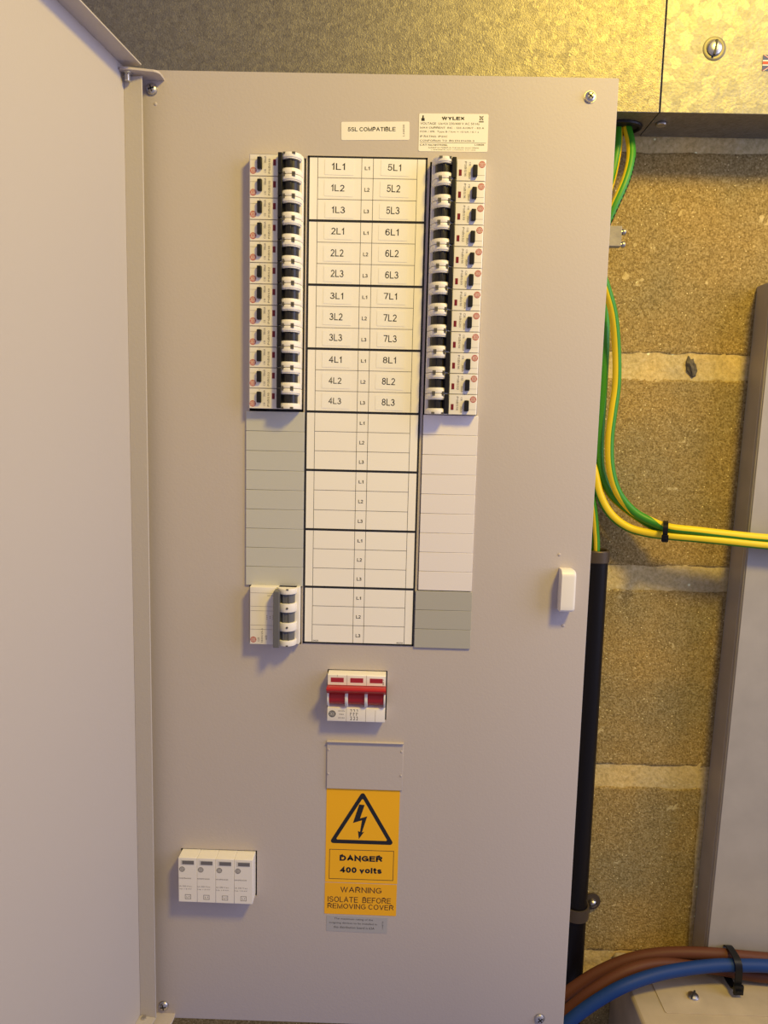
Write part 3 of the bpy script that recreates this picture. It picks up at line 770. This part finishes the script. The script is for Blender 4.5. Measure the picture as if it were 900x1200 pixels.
# surge cartridges
def surge():
    P = 14.0; zt = -641.2; w = 17.75; xl = -114.6
    t = thing('surge_cartridge', '-', 'surge protector', (xl + w / 2, 0, zt - 22.5))
    h = NB(); box(h, -w / 2 + 0.06, w / 2 - 0.06, -P, 40, -22.5, 22.5, bev=0.45)
    link_mesh('housing', h, WHITE, t)
    f = NB(); box(f, -6.4, 6.4, -P - 0.2, -P + 0.3, 15.6, 20.6, bev=0.1); fr = link_mesh('window_frame', f, mat('pale_frame_plastic', (0.66, 0.64, 0.61), 0.4), t)
    d = NB(); box(d, -5.0, 6.2, -P - 0.35, -P, 16.2, 19.8, bev=0.1); link_mesh('indicator_window', d, DARKWIN, fr)
    logo(t, -5.2, 11.0, 2.7, -P - 0.1, GREYINK)
    lettering(t, [('NHSPD4025', -2.6, 1.8, 11.6, 1.3, 0), ('Uc 335 V a.c.', -2.0, -6.2, 12.4, 1.3, 0), ('Up 1.5 kV', -2.2, -9.2, 12.0, 1.3, 0), ('L1', 0.2, -17.0, 2.6, 2.2, 0)], -P - 0.1, GREYINK)
    ln = NB(); flat_rects(ln, [(-2.6, 3.0, -15.0, -14.6), (-2.6, 3.0, -19.4, -19.0), (-2.6, -2.2, -19.4, -14.6), (2.6, 3.0, -19.4, -14.6)], -P, 0.1)
    link_mesh('terminal_mark', ln, GREYINK, t)
    names = ['leftmost of the four white surge cartridges low on the board', 'second from the left of the four white surge cartridges', 'third from the left of the four white surge cartridges', 'rightmost of the four white surge cartridges, nearest the danger sticker']
    for i in range(4):
        o = t if i == 0 else copy_tree(t)
        o.location = Vector((xl + w / 2 + i * w, 0, zt - 22.5 - 0.1 * i)) * MM
        tag(o, names[i], 'surge protector', 'surge cartridges side by side')
surge()

# ================================================================== blanking strips
def blanks(label, x0, x1, zt, zb, n, m, y=-1.8):
    t = thing('blanking_strip', label, 'blanking strip', ((x0 + x1) / 2, 0, zb), 'blanking strips over unused ways')
    h = (zt - zb) / n; hw = (x1 - x0) / 2
    for i in range(n):
        b = NB(); box(b, -hw, hw, y, -0.02, 0.10, h - 0.10, bev=0.35)
        link_mesh('blank', b, m, t, (0, 0, zt - zb - (i + 1) * h))
    for i in range(n):
        lb = NB(); box(lb, -hw + 4, hw - 4, 0, 6, 1.5, h - 1.5); 
        link_mesh('clip', lb, m, t, (0, 0, zt - zb - (i + 1) * h))
blanks('strip of nine grey-green blanks between the left breakers and the three-pole breaker', -53.0, -0.4, -219.0, -378.2, 9, BLANKG)
blanks('strip of nine white blanks below the right-hand breakers', 106.0, 155.0, -218.6, -378.6, 9, BLANKW)
blanks('short strip of three warm grey blanks under the white blanks', 103.8, 155.8, -379.2, -433.2, 3, BLANKG2)

# ================================================================== circuit card
def card():
    Wd = 103.2
    b = NB(); box(b, 0, Wd, -0.6, -0.05, -432.2, 0)
    t = link_mesh('circuit_card', b, PAPER, None, (0, 0, 0), smooth=False)
    tag(t, 'white circuit chart card ruled in black in the middle of the board', 'chart card')
    gz = [0, -53.6, -107.8, -162.8, -218.2, -270.6, -324.8, -378.4, -432.0]
    ln = NB(); y = -0.6
    rects = [(0, 1.7, -432.2, 0), (Wd - 1.7, Wd, -432.2, 0), (0, Wd, -1.5, 0), (0, Wd, -432.2, -430.6)]
    for z in gz[1:-1]: rects.append((1.7, Wd - 1.7, z - 1.0, z + 1.0))
    link_mesh('heavy_rule', flat_rects(ln, rects, y, 0.1), INK, t, smooth=False)
    th = NB(); rects = []
    for x in (8.7, 46.6, 56.6, 94.4): rects.append((x - 0.2, x + 0.2, -430.6, -1.5))
    for a, b_ in zip(gz, gz[1:]):
        for q in (1, 2):
            z = a + (b_ - a) * q / 3; rects.append((8.7, 94.4, z - 0.2, z + 0.2))
    link_mesh('thin_rule', flat_rects(th, rects, y, 0.06), mat('grey_rule_ink', (0.07, 0.065, 0.06), 0.5), t, smooth=False)
    sp = []
    for a, b_ in zip(gz, gz[1:]):
        for q in range(3):
            z = a + (b_ - a) * (q + 0.5) / 3; sp.append(('L%d' % (q + 1), 51.4, z - 0.5, 4.3, 3.1, 0, 0.01))
    sp += [('0926', 12.0, -429.4, 5.0, 1.4), ('86254', 90.4, -429.4, 6, 1.4)]
    lettering(t, sp, -0.72, mat('soft_black_ink', (0.04, 0.038, 0.035), 0.5))
    rnd = random.Random(3)
    for g in range(4):
        a, b_ = gz[g], gz[g + 1]
        for q in range(3):
            z = a + (b_ - a) * (q + 0.5) / 3
            for cset in range(2):
                cx = (27.6 if cset == 0 else 75.6) + rnd.uniform(-0.5, 0.5) - g * 0.2; cz = z + rnd.uniform(-0.4, 0.3)
                an = rnd.uniform(-0.02, 0.0)
                st = NB(); prism(st, rrect(-12.6, 12.6, -6.6, 6.6, 0.8, 3), 'y', -0.14, 0.0)
                so = link_mesh('tape_label', st, STICK, t, (cx, -0.66, cz), smooth=False)
                so.rotation_euler = (0, -an, 0)
                lettering(so, [('%dL%d' % (g + 1 + 4 * cset, q + 1), -1.0, 0.6, 11.6, 6.0, 0)], -0.2, INK)
card()

# ================================================================== labels and stickers
def sticker(name, label, cat, x0, x1, z0, z1, m, r=0.8, tilt=0.0):
    cx, cz = (x0 + x1) / 2, (z0 + z1) / 2; w, h = x1 - x0, z1 - z0
    b = NB(); prism(b, rrect(-w / 2, w / 2, -h / 2, h / 2, r, 4), 'y', -0.22, 0.0)
    o = link_mesh(name, b, m, None, (cx, -0.02, cz), smooth=False); o.rotation_euler = (0, -tilt, 0)
    tag(o, label, cat); return o, w, h

s, w, h = sticker('compatibility_label', 'small cream label reading 5SL COMPATIBLE near the top of the board', 'label', 28.4, 86.8, 13.8, 28.7, CREAMLAB, 1.2, 0.022)
lettering(s, [('5SL COMPATIBLE', -3.2, 1.4, 41, 4.2, 0, 0.01)], -0.27)
lettering(s, [('L49698', 24.2, 0.2, 9.5, 1.7, PI / 2)], -0.27, GREYINK)

s, w, h = sticker('rating_label', 'cream maker\'s rating label with small print at top right of the board', 'label', 94.8, 154.0, 5.6, 36.3, CREAMLAB, 1.2, 0.008)
lettering(s, [('WYLEX', -0.5, 11.6, 19.5, 3.9, 0, 0.03)], -0.27)
rows = [('VOLTAGE  Ue=Ui 230/400 V AC 50 Hz', 50.5, 7.3), ('MAX CURRENT  INC - 125 A/OUT - 63 A', 54.5, 3.9), ('FOR / IPR  Type B / Icw = 10 kA / 0.1 s', 50, 0.5), ('IP RATING  IP3XC', 23.5, -3.2), ('CONFORMS TO  BS EN 61439-3', 46.5, -6.6)]
lettering(s, [(a, -28.4 + ww / 2, z, ww, 1.8, 0) for a, ww, z in rows] + [('CAT No.NHTN16L', -16.4, -10.1, 24.0, 1.8, 0, 0.01), ('L49698', 22.5, -9.6, 8.0, 1.4, 0, 0.01), ('MANUFACTURED IN THE UK BY ELECTRIUM', 0.5, -12.3, 43, 1.2, 0), ('LAKESIDE PLAZA CANNOCK WS11 0XE', 0.5, -14.0, 38, 0.9, 0)], -0.27)
d = NB(); flat_rects(d, [(-28.4, 28.0, -8.4, -8.1), (-27.6, -24.8, 9.3, 11.6), (-26.8, -25.6, 11.6, 13.8), (21.6, 25.6, 8.6, 9.4)], -0.22, 0.05)
prism(d, [(21.6, 13.8), (22.2, 13.8), (25.6, 10.2), (25.0, 10.2)], 'y', -0.27, -0.22)
prism(d, [(25.6, 13.8), (25.0, 13.8), (21.6, 10.2), (22.2, 10.2)], 'y', -0.27, -0.22)
flat_rects(d, [(22.2, 25.0, 10.3, 10.6), (22.2, 22.5, 10.3, 13.2), (24.7, 25.0, 10.3, 13.2), (22.0, 25.2, 13.0, 13.3)], -0.22, 0.05)
link_mesh('printed_symbols', d, INK, s, smooth=False)

# plain cover piece above the danger sticker
b = NB(); box(b, -36.2, 36.2, -1.6, 0, -23.6, 23.6, bev=0.5)
bp_ = link_mesh('blanking_plate', b, PAINT, None, (60.5, -0.02, -550.4))
tag(bp_, 'plain grey rectangular blanking plate between the red switch and danger sticker', 'blanking plate')
tp = NB(); prism(tp, [(0, 22.6), (-3.6, 23.4), (-3.8, 24.0), (-3.0, 24.2), (0, 24.0)], 'x', -36.2, 36.2); link_mesh('bent_lip', tp, PAINT, bp_)
for x in (-34.6, 34.4):
    for z in (15.4, -8.6):
        q = NB(); bmesh.ops.create_uvsphere(q, u_segments=10, v_segments=6, radius=1.0)
        for v in q.verts: v.co = Vector((x + v.co.x, -1.6 + v.co.y * 0.7, z + v.co.z * 1.3))
        link_mesh('fixing_pip', q, PAINT, bp_)

s, w, h = sticker('danger_sticker', 'yellow danger 400 volts sticker with a lightning triangle', 'warning sticker', 24.3, 94.4, -670.4, -574.4, YELLOW, 0.6, -0.002)
def ring_tri(bm, outer, inner, y0, y1):
    n = len(outer)
    for yy, rev in ((y0, 1), (y1, 0)):
        vo = [bm.verts.new((p[0], yy, p[1])) for p in outer]; vi = [bm.verts.new((p[0], yy, p[1])) for p in inner]
        for i in range(n): bm.faces.new((vo[i], vo[(i + 1) % n], vi[(i + 1) % n], vi[i]))
    bmesh.ops.recalc_face_normals(bm, faces=bm.faces[:])
def rtri(cx, zb, zt, hw, r, n=5):
    P = [Vector((cx - hw, zb)), Vector((cx + hw, zb)), Vector((cx, zt))]; out = []
    # inset corners by a radius
    A_, B_, C_ = P; a = (B_ - C_).length; b_ = (A_ - C_).length; c_ = (A_ - B_).length
    I = (A_ * a + B_ * b_ + C_ * c_) / (a + b_ + c_)
    area_ = abs((B_ - A_).cross(C_ - A_)) / 2; ir = 2 * area_ / (a + b_ + c_); k = 1 - r / ir
    Q = [I + (p - I) * k for p in P]
    ang = []
    for i in range(3):
        e1 = (P[i] - P[i - 1]).normalized(); e2 = (P[(i + 1) % 3] - P[i]).normalized()
        a1 = math.atan2(-e1.x, e1.y); a2 = math.atan2(-e2.x, e2.y)
        while a2 < a1: a2 += 2 * PI
        for j in range(n + 1):
            t_ = a1 + (a2 - a1) * j / n
            out.append((Q[i].x + r * math.cos(t_), Q[i].y + r * math.sin(t_)))
    return out
tb = NB(); ring_tri(tb, rtri(-0.4, -7.6, 46.4, 31.5, 2.4), rtri(-0.4, -3.8, 39.0, 25.0, 1.0), -0.30, -0.22)
link_mesh('warning_triangle', tb, INK, s, smooth=False)
bl = NB()
prism(bl, [(-3.6, 32.6), (1.6, 32.2), (-2.4, 18.4), (4.4, 20.8), (-0.4, 4.2), (1.8, 5.0), (-3.2, -2.6), (-4.2, 5.6), (-2.2, 4.6), (-0.6, 16.6), (-9.2, 13.6)], 'y', -0.30, -0.22)
link_mesh('lightning_bolt', bl, INK, s, smooth=False)
fr = NB(); flat_rects(fr, [(-31.4, 31.0, -14.3, -13.8), (-31.4, 31.0, -44.6, -44.1), (-31.4, -30.9, -44.6, -13.8), (30.5, 31.0, -44.6, -13.8)], -0.22, 0.06)
link_mesh('text_frame', fr, INK, s, smooth=False)
lettering(s, [('DANGER', -0.6, -22.6, 41.5, 8.2, 0, 0.028), ('400 volts', -0.8, -34.8, 41.0, 8.2, 0, 0.026)], -0.29)

s, w, h = sticker('isolate_sticker', 'yellow warning isolate before removing cover sticker under the danger sticker', 'warning sticker', 24.0, 94.0, -703.8, -671.2, mat('orange_yellow_vinyl', (0.95, 0.47, 0.0), 0.42), 0.6, -0.004)
bi = mat('brown_black_ink', (0.055, 0.02, 0.008), 0.5)
lettering(s, [('WARNING', 0.2, 9.7, 40.0, 7.0, 0), ('ISOLATE  BEFORE', -1.2, -0.4, 61.5, 6.4, 0), ('REMOVING COVER', 0.2, -7.7, 64.5, 6.4, 0)], -0.27, bi)

s, w, h = sticker('fine_print_label', 'small silver grey fine-print label below the yellow stickers', 'label', 26.2, 85.6, -722.2, -705.6, SILVERLAB, 0.4, -0.016)
lettering(s, [('The maximum rating of the', -3.4, 5.0, 38, 2.5, 0), ('outgoing devices to be installed in', -3.8, 0.6, 47, 2.5, 0), ('this distribution board is 63A', -2.6, -3.6, 40, 2.5, 0), ('L49715', 25.2, 0.4, 8, 1.4, PI / 2)], -0.27, mat('dark_print', (0.08, 0.075, 0.075), 0.5))

# ================================================================== things on the wall
# black conduit
cd_ = thing('black_conduit', 'black enamelled steel conduit running down the wall beside the board', 'conduit', (296, 97, -1200))
b = NB(); n = 32
for r, z0, z1 in ((12.2, 0, 845),): cyl(b, (0, 0), 'z', r, z0, z1, n)
link_mesh('pipe', b, CONDUIT, cd_)
b = NB(); prev = None
prof = [(12.4, 834), (13.4, 835), (13.4, 846), (12.8, 847.2), (10.4, 847.2), (10.0, 846), (10.0, 838)]
for rr, zz in prof:
    cur = [b.verts.new((rr * math.cos(2 * PI * k / n), rr * math.sin(2 * PI * k / n), zz)) for k in range(n)]
    if prev:
        for k in range(n): b.faces.new((prev[k], prev[(k + 1) % n], cur[(k + 1) % n], cur[k]))
    prev = cur
bmesh.ops.recalc_face_normals(b, faces=b.faces[:]); link_mesh('end_bush', b, BUSH, cd_)
# saddle clip
sd = thing('conduit_saddle', 'small rusty saddle clip holding the black conduit to the wall', 'clip', (297, 110, -760))
b = NB()
arc_o = circ(-1, -13, 14.6, 16, PI, 2 * PI, closed=False); arc_i = circ(-1, -13, 12.9, 16, PI, 2 * PI, closed=False)
prism(b, [(-15.6, -1)] + arc_o + [(13.6, -1)] + [(11.9, -1)] + arc_i[::-1] + [(-13.9, -1)], 'z', -7, 7)
link_mesh('strap', b, BUSH, sd)
b = NB(); prism(b, circ(20, 3, 9.5, 20), 'y', -3.4, -1.2); prism(b, [(10, -7), (22, -6), (22, 12), (10, 11)], 'y', -3.2, -1.4)
link_mesh('foot', b, BUSH, sd)
screw(sd, 20.5, -3.4, 2.0, 4.6, 5.0, ZINC, 'slot', 'screw', 0, 0.5)

# clamp near the top
cl = thing('earth_clamp', 'grey square metal clamp with two screws poking out beside the board', 'clamp', (283, 110, -46))
b = NB(); box(b, -22, 7.2, -53, -45, -9.4, 9.2, bev=0.5); link_mesh('clamp_block', b, CLAMPM, cl)
b = NB(); box(b, -22, -16.5, -45, -0.4, -7, 7, bev=0.5); link_mesh('standoff', b, CLAMPM, cl)
for z in (4.5, -7.0):
    b = NB(); cyl(b, (-49, z), 'x', 1.8, 7.0, 9.0, 14); cyl(b, (-49, z), 'x', 3.0, 8.6, 11.6, 14, bev=0.8); link_mesh('screw', b, ZINC, cl)

# earth cables
def cable(name, label, pts, r, mats, two=None, twist=None, group=None, per=10, cat='cable'):
    o = Vector(pts[-1]) if False else Vector(pts[0])
    P = [p - o for p in catmull(pts, per)]
    b = NB(); tube(b, P, r, 18, two, twist)
    ob = link_mesh(name, b, mats, None, tuple(o), angle=80)
    tag(ob, label, cat, group); return ob
GY = [YELINS, GREEN]
EG = 'green and yellow earth cables'
A_ = [(296.3, 88, 76), (298.4, 88, 63.0), (301.7, 85.0, 47.8), (301.2, 80.0, 30.3), (295.7, 74.5, 9.3), (286.8, 73.0, -13.0), (279.0, 75.0, -33.0)]
AD = A_ + [(274.5, 76, -52), (277, 76, -72), (285.0, 76, -93.0), (293.8, 80.0, -115.8), (300.6, 86.0, -148.1), (303.0, 87.0, -181.7), (300.6, 86.0, -211.6), (299.2, 86.0, -237.4), (301.8, 86.0, -265.9), (310.4, 85.0, -291.0), (326.3, 82.0, -309.6), (344.8, 76.0, -319.7), (359.2, 68.0, -323.9), (382.8, 63.0, -325.6), (411.7, 61.0, -328.0), (453.6, 60.0, -331.0), (560, 60.0, -336.0), (1040, 60, -352)]
BE = [(289.5, 90.0, 76), (290.0, 90.0, 62.1), (289.8, 88.0, 43.2), (285.3, 86.0, 15.6), (278.9, 86.0, -7.9), (272.0, 88.0, -32.0), (272, 92, -56), (278, 95, -76), (287.8, 97.0, -98), (292.0, 98.0, -138.5), (292.5, 98.0, -189.9), (292.5, 98.0, -242.1), (295.2, 97.0, -270.2), (305.0, 96.0, -291.2), (318.5, 94.0, -304.9), (334.6, 90.0, -316.5), (350.6, 84.0, -325.8), (364.4, 77.0, -329.7), (391.3, 71.5, -331.9), (424.9, 69.0, -334.2), (463.0, 68.0, -337.4), (560, 68.0, -342), (1040, 68, -357)]
CF = [(282.2, 99.0, 76), (282.1, 99.0, 61.6), (280.3, 99.0, 32.6), (275.3, 100.0, 4.0), (268.6, 102.0, -25), (264.5, 103, -60), (264, 103, -140), (266, 99, -205), (270, 94, -228), (277.9, 91.0, -246.7), (286.2, 90.0, -270.0), (293.8, 90.0, -294.5), (305.8, 88.0, -314.3), (322.8, 84.0, -326.7), (341.6, 77.0, -331.3), (360.2, 69.0, -332.3), (383.8, 64.0, -333.1), (412.2, 61.0, -334.8), (454.1, 60.0, -337.9), (560, 60.0, -344.9), (1040, 60, -361.5)]
G_ = [(255, 90.0, -238), (267, 91, -246), (276.5, 92.5, -262), (282.2, 93.0, -277.5), (288.5, 93.0, -303.9), (292.7, 93.0, -330.7), (294.9, 93.0, -353.1), (295.4, 93.0, -400)]
H_ = [(255, 99.0, -252), (265, 99, -258), (274, 99.0, -270), (279.8, 99.0, -286.7), (285.7, 99.0, -313.4), (289.9, 99.0, -340.3), (290.4, 99.0, -358.5), (290.3, 99.0, -400)]
# tube angle 0 faces the viewer (-y); the second half of the ring starts from there
def tw(a, b=None, t0=0.55, t1=0.75):
    if b is None: return lambda t: a
    def f(t):
        k = min(1, max(0, (t - t0) / (t1 - t0))); k = k * k * (3 - 2 * k); return a + (b - a) * k
    return f
def twl(keys):
    def f(t):
        for (a, x), (b, y) in zip(keys, keys[1:]):
            if t <= b: k = (t - a) / (b - a); return x + (y - x) * k * k * (3 - 2 * k)
        return keys[-1][1]
    return f
cA = cable('earth_cable', 'green and yellow cable bulging furthest right of the board, upper of the tied pair', AD, 4.35, GY, 0.52, twl([(0, PI + 0.2), (0.25, PI + 0.2), (0.38, PI - 0.45), (0.66, PI - 0.35), (0.80, 2 * PI + 0.35), (1, 2 * PI + 0.35)]), EG)
cable('earth_cable', 'dark green cable hugging the board edge behind the bulging one', BE, 4.6, GY, 0.6, tw(-0.6, PI + 0.3, 0.24, 0.36), EG)
cable('earth_cable', 'yellow-faced cable curving out low near the catch, lower of the tied pair', CF, 4.35, GY, 0.5, tw(-0.6, 0.9, 0.2, 0.4), EG)
cable('earth_cable', 'green and yellow wire dropping into the front of the conduit mouth', G_, 3.2, GY, 0.5, tw(PI + 0.2), EG)
cable('earth_cable', 'yellow and green wire dropping into the back of the conduit mouth', H_, 3.0, GY, 0.5, tw(-0.8), EG)
# black dashes printed on the marked cable
dashes = NB(); P = catmull(A_, 10); o0 = Vector(A_[0])
for i in range(int(len(P) * 0.50), len(P) - 2, 2):
    t_ = (P[i + 1] - P[i - 1]).normalized(); side = Vector((1, -0.75, 0)); side = (side - t_ * side.dot(t_)).normalized()
    p = P[i] - o0 + side * 4.40; q = t_.cross(side)
    v = [dashes.verts.new(p + t_ * a * 1.5 + q * b * 0.9 + side * 0.05) for a, b in ((-1, -1), (1, -1), (1, 1), (-1, 1))]
    dashes.faces.new(v)
link_mesh('printed_marks', dashes, INK, cA, smooth=False)
# power cables
blue = [(196, 30, -1440), (205, 29, -1150), (226, 28, -950), (247, 28.0, -880.7), (266.9, 30.0, -850.1), (281.7, 32.0, -835.1), (306.1, 35.0, -817.4), (333.1, 38.0, -802.4), (366.0, 44.0, -793.9), (399.4, 50.0, -790.5), (436.6, 54.0, -788.0), (463.5, 54.0, -787.0), (495.1, 54.0, -786.8), (600, 54.0, -789), (1040, 54, -796)]
br1 = [(206, 66, -1440), (212, 66, -1150), (228, 66, -945), (248.7, 66.0, -874.5), (271.1, 68.0, -849.8), (291.2, 70.0, -833.5), (316.7, 72.0, -815.9), (348.5, 73.0, -800.4), (379.9, 72.0, -791.3), (411.0, 70.0, -787.1), (442.2, 68.0, -785.9), (469.2, 67.0, -787.1), (501.3, 67.0, -788.9), (600, 67.0, -793), (1040, 67, -798)]
br2 = [(200, 48, -1440), (208, 48, -1150), (226, 49, -950), (246, 50.0, -886), (267.1, 50.0, -857), (286, 50.0, -837), (310.3, 50.0, -815), (341.6, 54.0, -798), (374.5, 60.0, -793.5), (409, 64.0, -797), (443, 66.0, -801.8), (470.3, 65.0, -805.4), (501.5, 63.0, -806.8), (600, 62, -807.5), (1040, 62, -808)]
PG = 'thick power tails at the bottom right'
cable('power_cable', 'thick blue power cable curving across the bottom right corner', blue, 6.4, [BLUE], group=PG)
cable('power_cable', 'brown power cable arching above the blue one, against the wall', br1, 6.2, [BROWN], group=PG)
cable('power_cable', 'brown power cable tucked between and beneath the blue one', br2, 6.0, [BROWN], group=PG)

# cable ties
def tie(name, label, c, hx, ry, rz, th=1.0, tail=None):
    t = thing(name, label, 'cable tie', c, 'black cable ties')
    b = NB(); n = 28
    o = [(ry * math.cos(a) * (abs(math.cos(a)) ** -0.25 if abs(math.cos(a)) > 1e-3 else 1), rz * math.sin(a)) for a in [2 * PI * i / n for i in range(n)]]
    o = [((ry) * math.copysign(abs(math.cos(a)) ** 0.6, math.cos(a)), rz * math.copysign(abs(math.sin(a)) ** 0.6, math.sin(a))) for a in [2 * PI * i / n for i in range(n)]]
    i_ = [(p[0] * (ry - th) / ry, p[1] * (rz - th) / rz) for p in o]
    for k in range(n):
        k2 = (k + 1) % n
        v = [[b.verts.new((x, p[0], p[1])) for p in (o[k], o[k2], i_[k2], i_[k])] for x in (-hx, hx)]
        for q in range(2): b.faces.new((v[0][q * 2], v[0][q * 2 + 1], v[1][q * 2 + 1], v[1][q * 2]))
        b.faces.new(v[0]); b.faces.new(v[1][::-1])
    bmesh.ops.remove_doubles(b, verts=b.verts[:], dist=0.001)
    bmesh.ops.recalc_face_normals(b, faces=b.faces[:])
    link_mesh('band', b, TIE, t)
    h = NB(); box(h, -hx * 1.35, hx * 1.35, -ry - 2.6, -ry + 0.6, -hx * 1.4 + tail, hx * 1.4 + tail, bev=0.4); link_mesh('head', h, TIE, t)
    b = NB(); box(b, -hx * 0.8, hx * 0.8, -ry - 4.5, -ry - 2.4, tail - 0.7, tail + 0.7, bev=0.2); link_mesh('tail', b, TIE, t)
    return t
tt = tie('cable_tie', 'small black cable tie around the green and yellow pair', (355.7, 70.5, -328.0), 2.4, 14.0, 10.6, 0.9, -5)
tt.rotation_euler = (0, 0, -0.35)
tt = tie('cable_tie', 'wider black cable tie around the blue and brown power cables', (455.5, 61.5, -795), 3.7, 16.5, 18.2, 1.2, -12)

# grey steel box at the right edge
gb = thing('steel_enclosure', 'tall grey steel enclosure cut off by the right edge of the frame', 'enclosure', (446, 110, -79))
b = NB(); box(b, 0, 420, -33.5, -0.6, -728, 0, bev=0.8); link_mesh('body', b, BOXSIDE, gb)
b = NB(); box(b, 0.9, 419, -35.2, -33.4, -727, -1, bev=0.5); link_mesh('front_cover', b, BOXFACE, gb)
b = NB(); box(b, -0.25, 0.1, -29.5, -27.8, -727, -1); link_mesh('fold_line', b, mat('light_fold', (0.5, 0.48, 0.45), 0.4, 0.4), gb)
gb.rotation_euler = (0, 0.0165, 0)

# cream box below
cb = thing('cream_trunking_box', 'cream painted metal box under the power cables, screw in its top', 'electrical box', (344, 110, -960))
b = NB(); box(b, 0, 420, -190, -1.2, 0, 142.5, bev=5.0, seg=4); link_mesh('body', b, CREAM, cb)
b = NB(); prism(b, rrect(28, 402, -88, -4, 2, 3), 'z', 142.4, 143.3, bev=0.2); link_mesh('lid', b, CREAM, cb)
sc = NB()
sx, sy = 409 - 344, 44 - 110
o = thing('tmp', None, None)
so = screw(cb, sx, sy, 143.3, 6.0, 3.6, STEEL, 'slot', 'screw', 0, 0.9)
so.rotation_euler = (-PI / 2, 0, 0)
bpy.data.objects.remove(o, do_unlink=True)

flush_text()
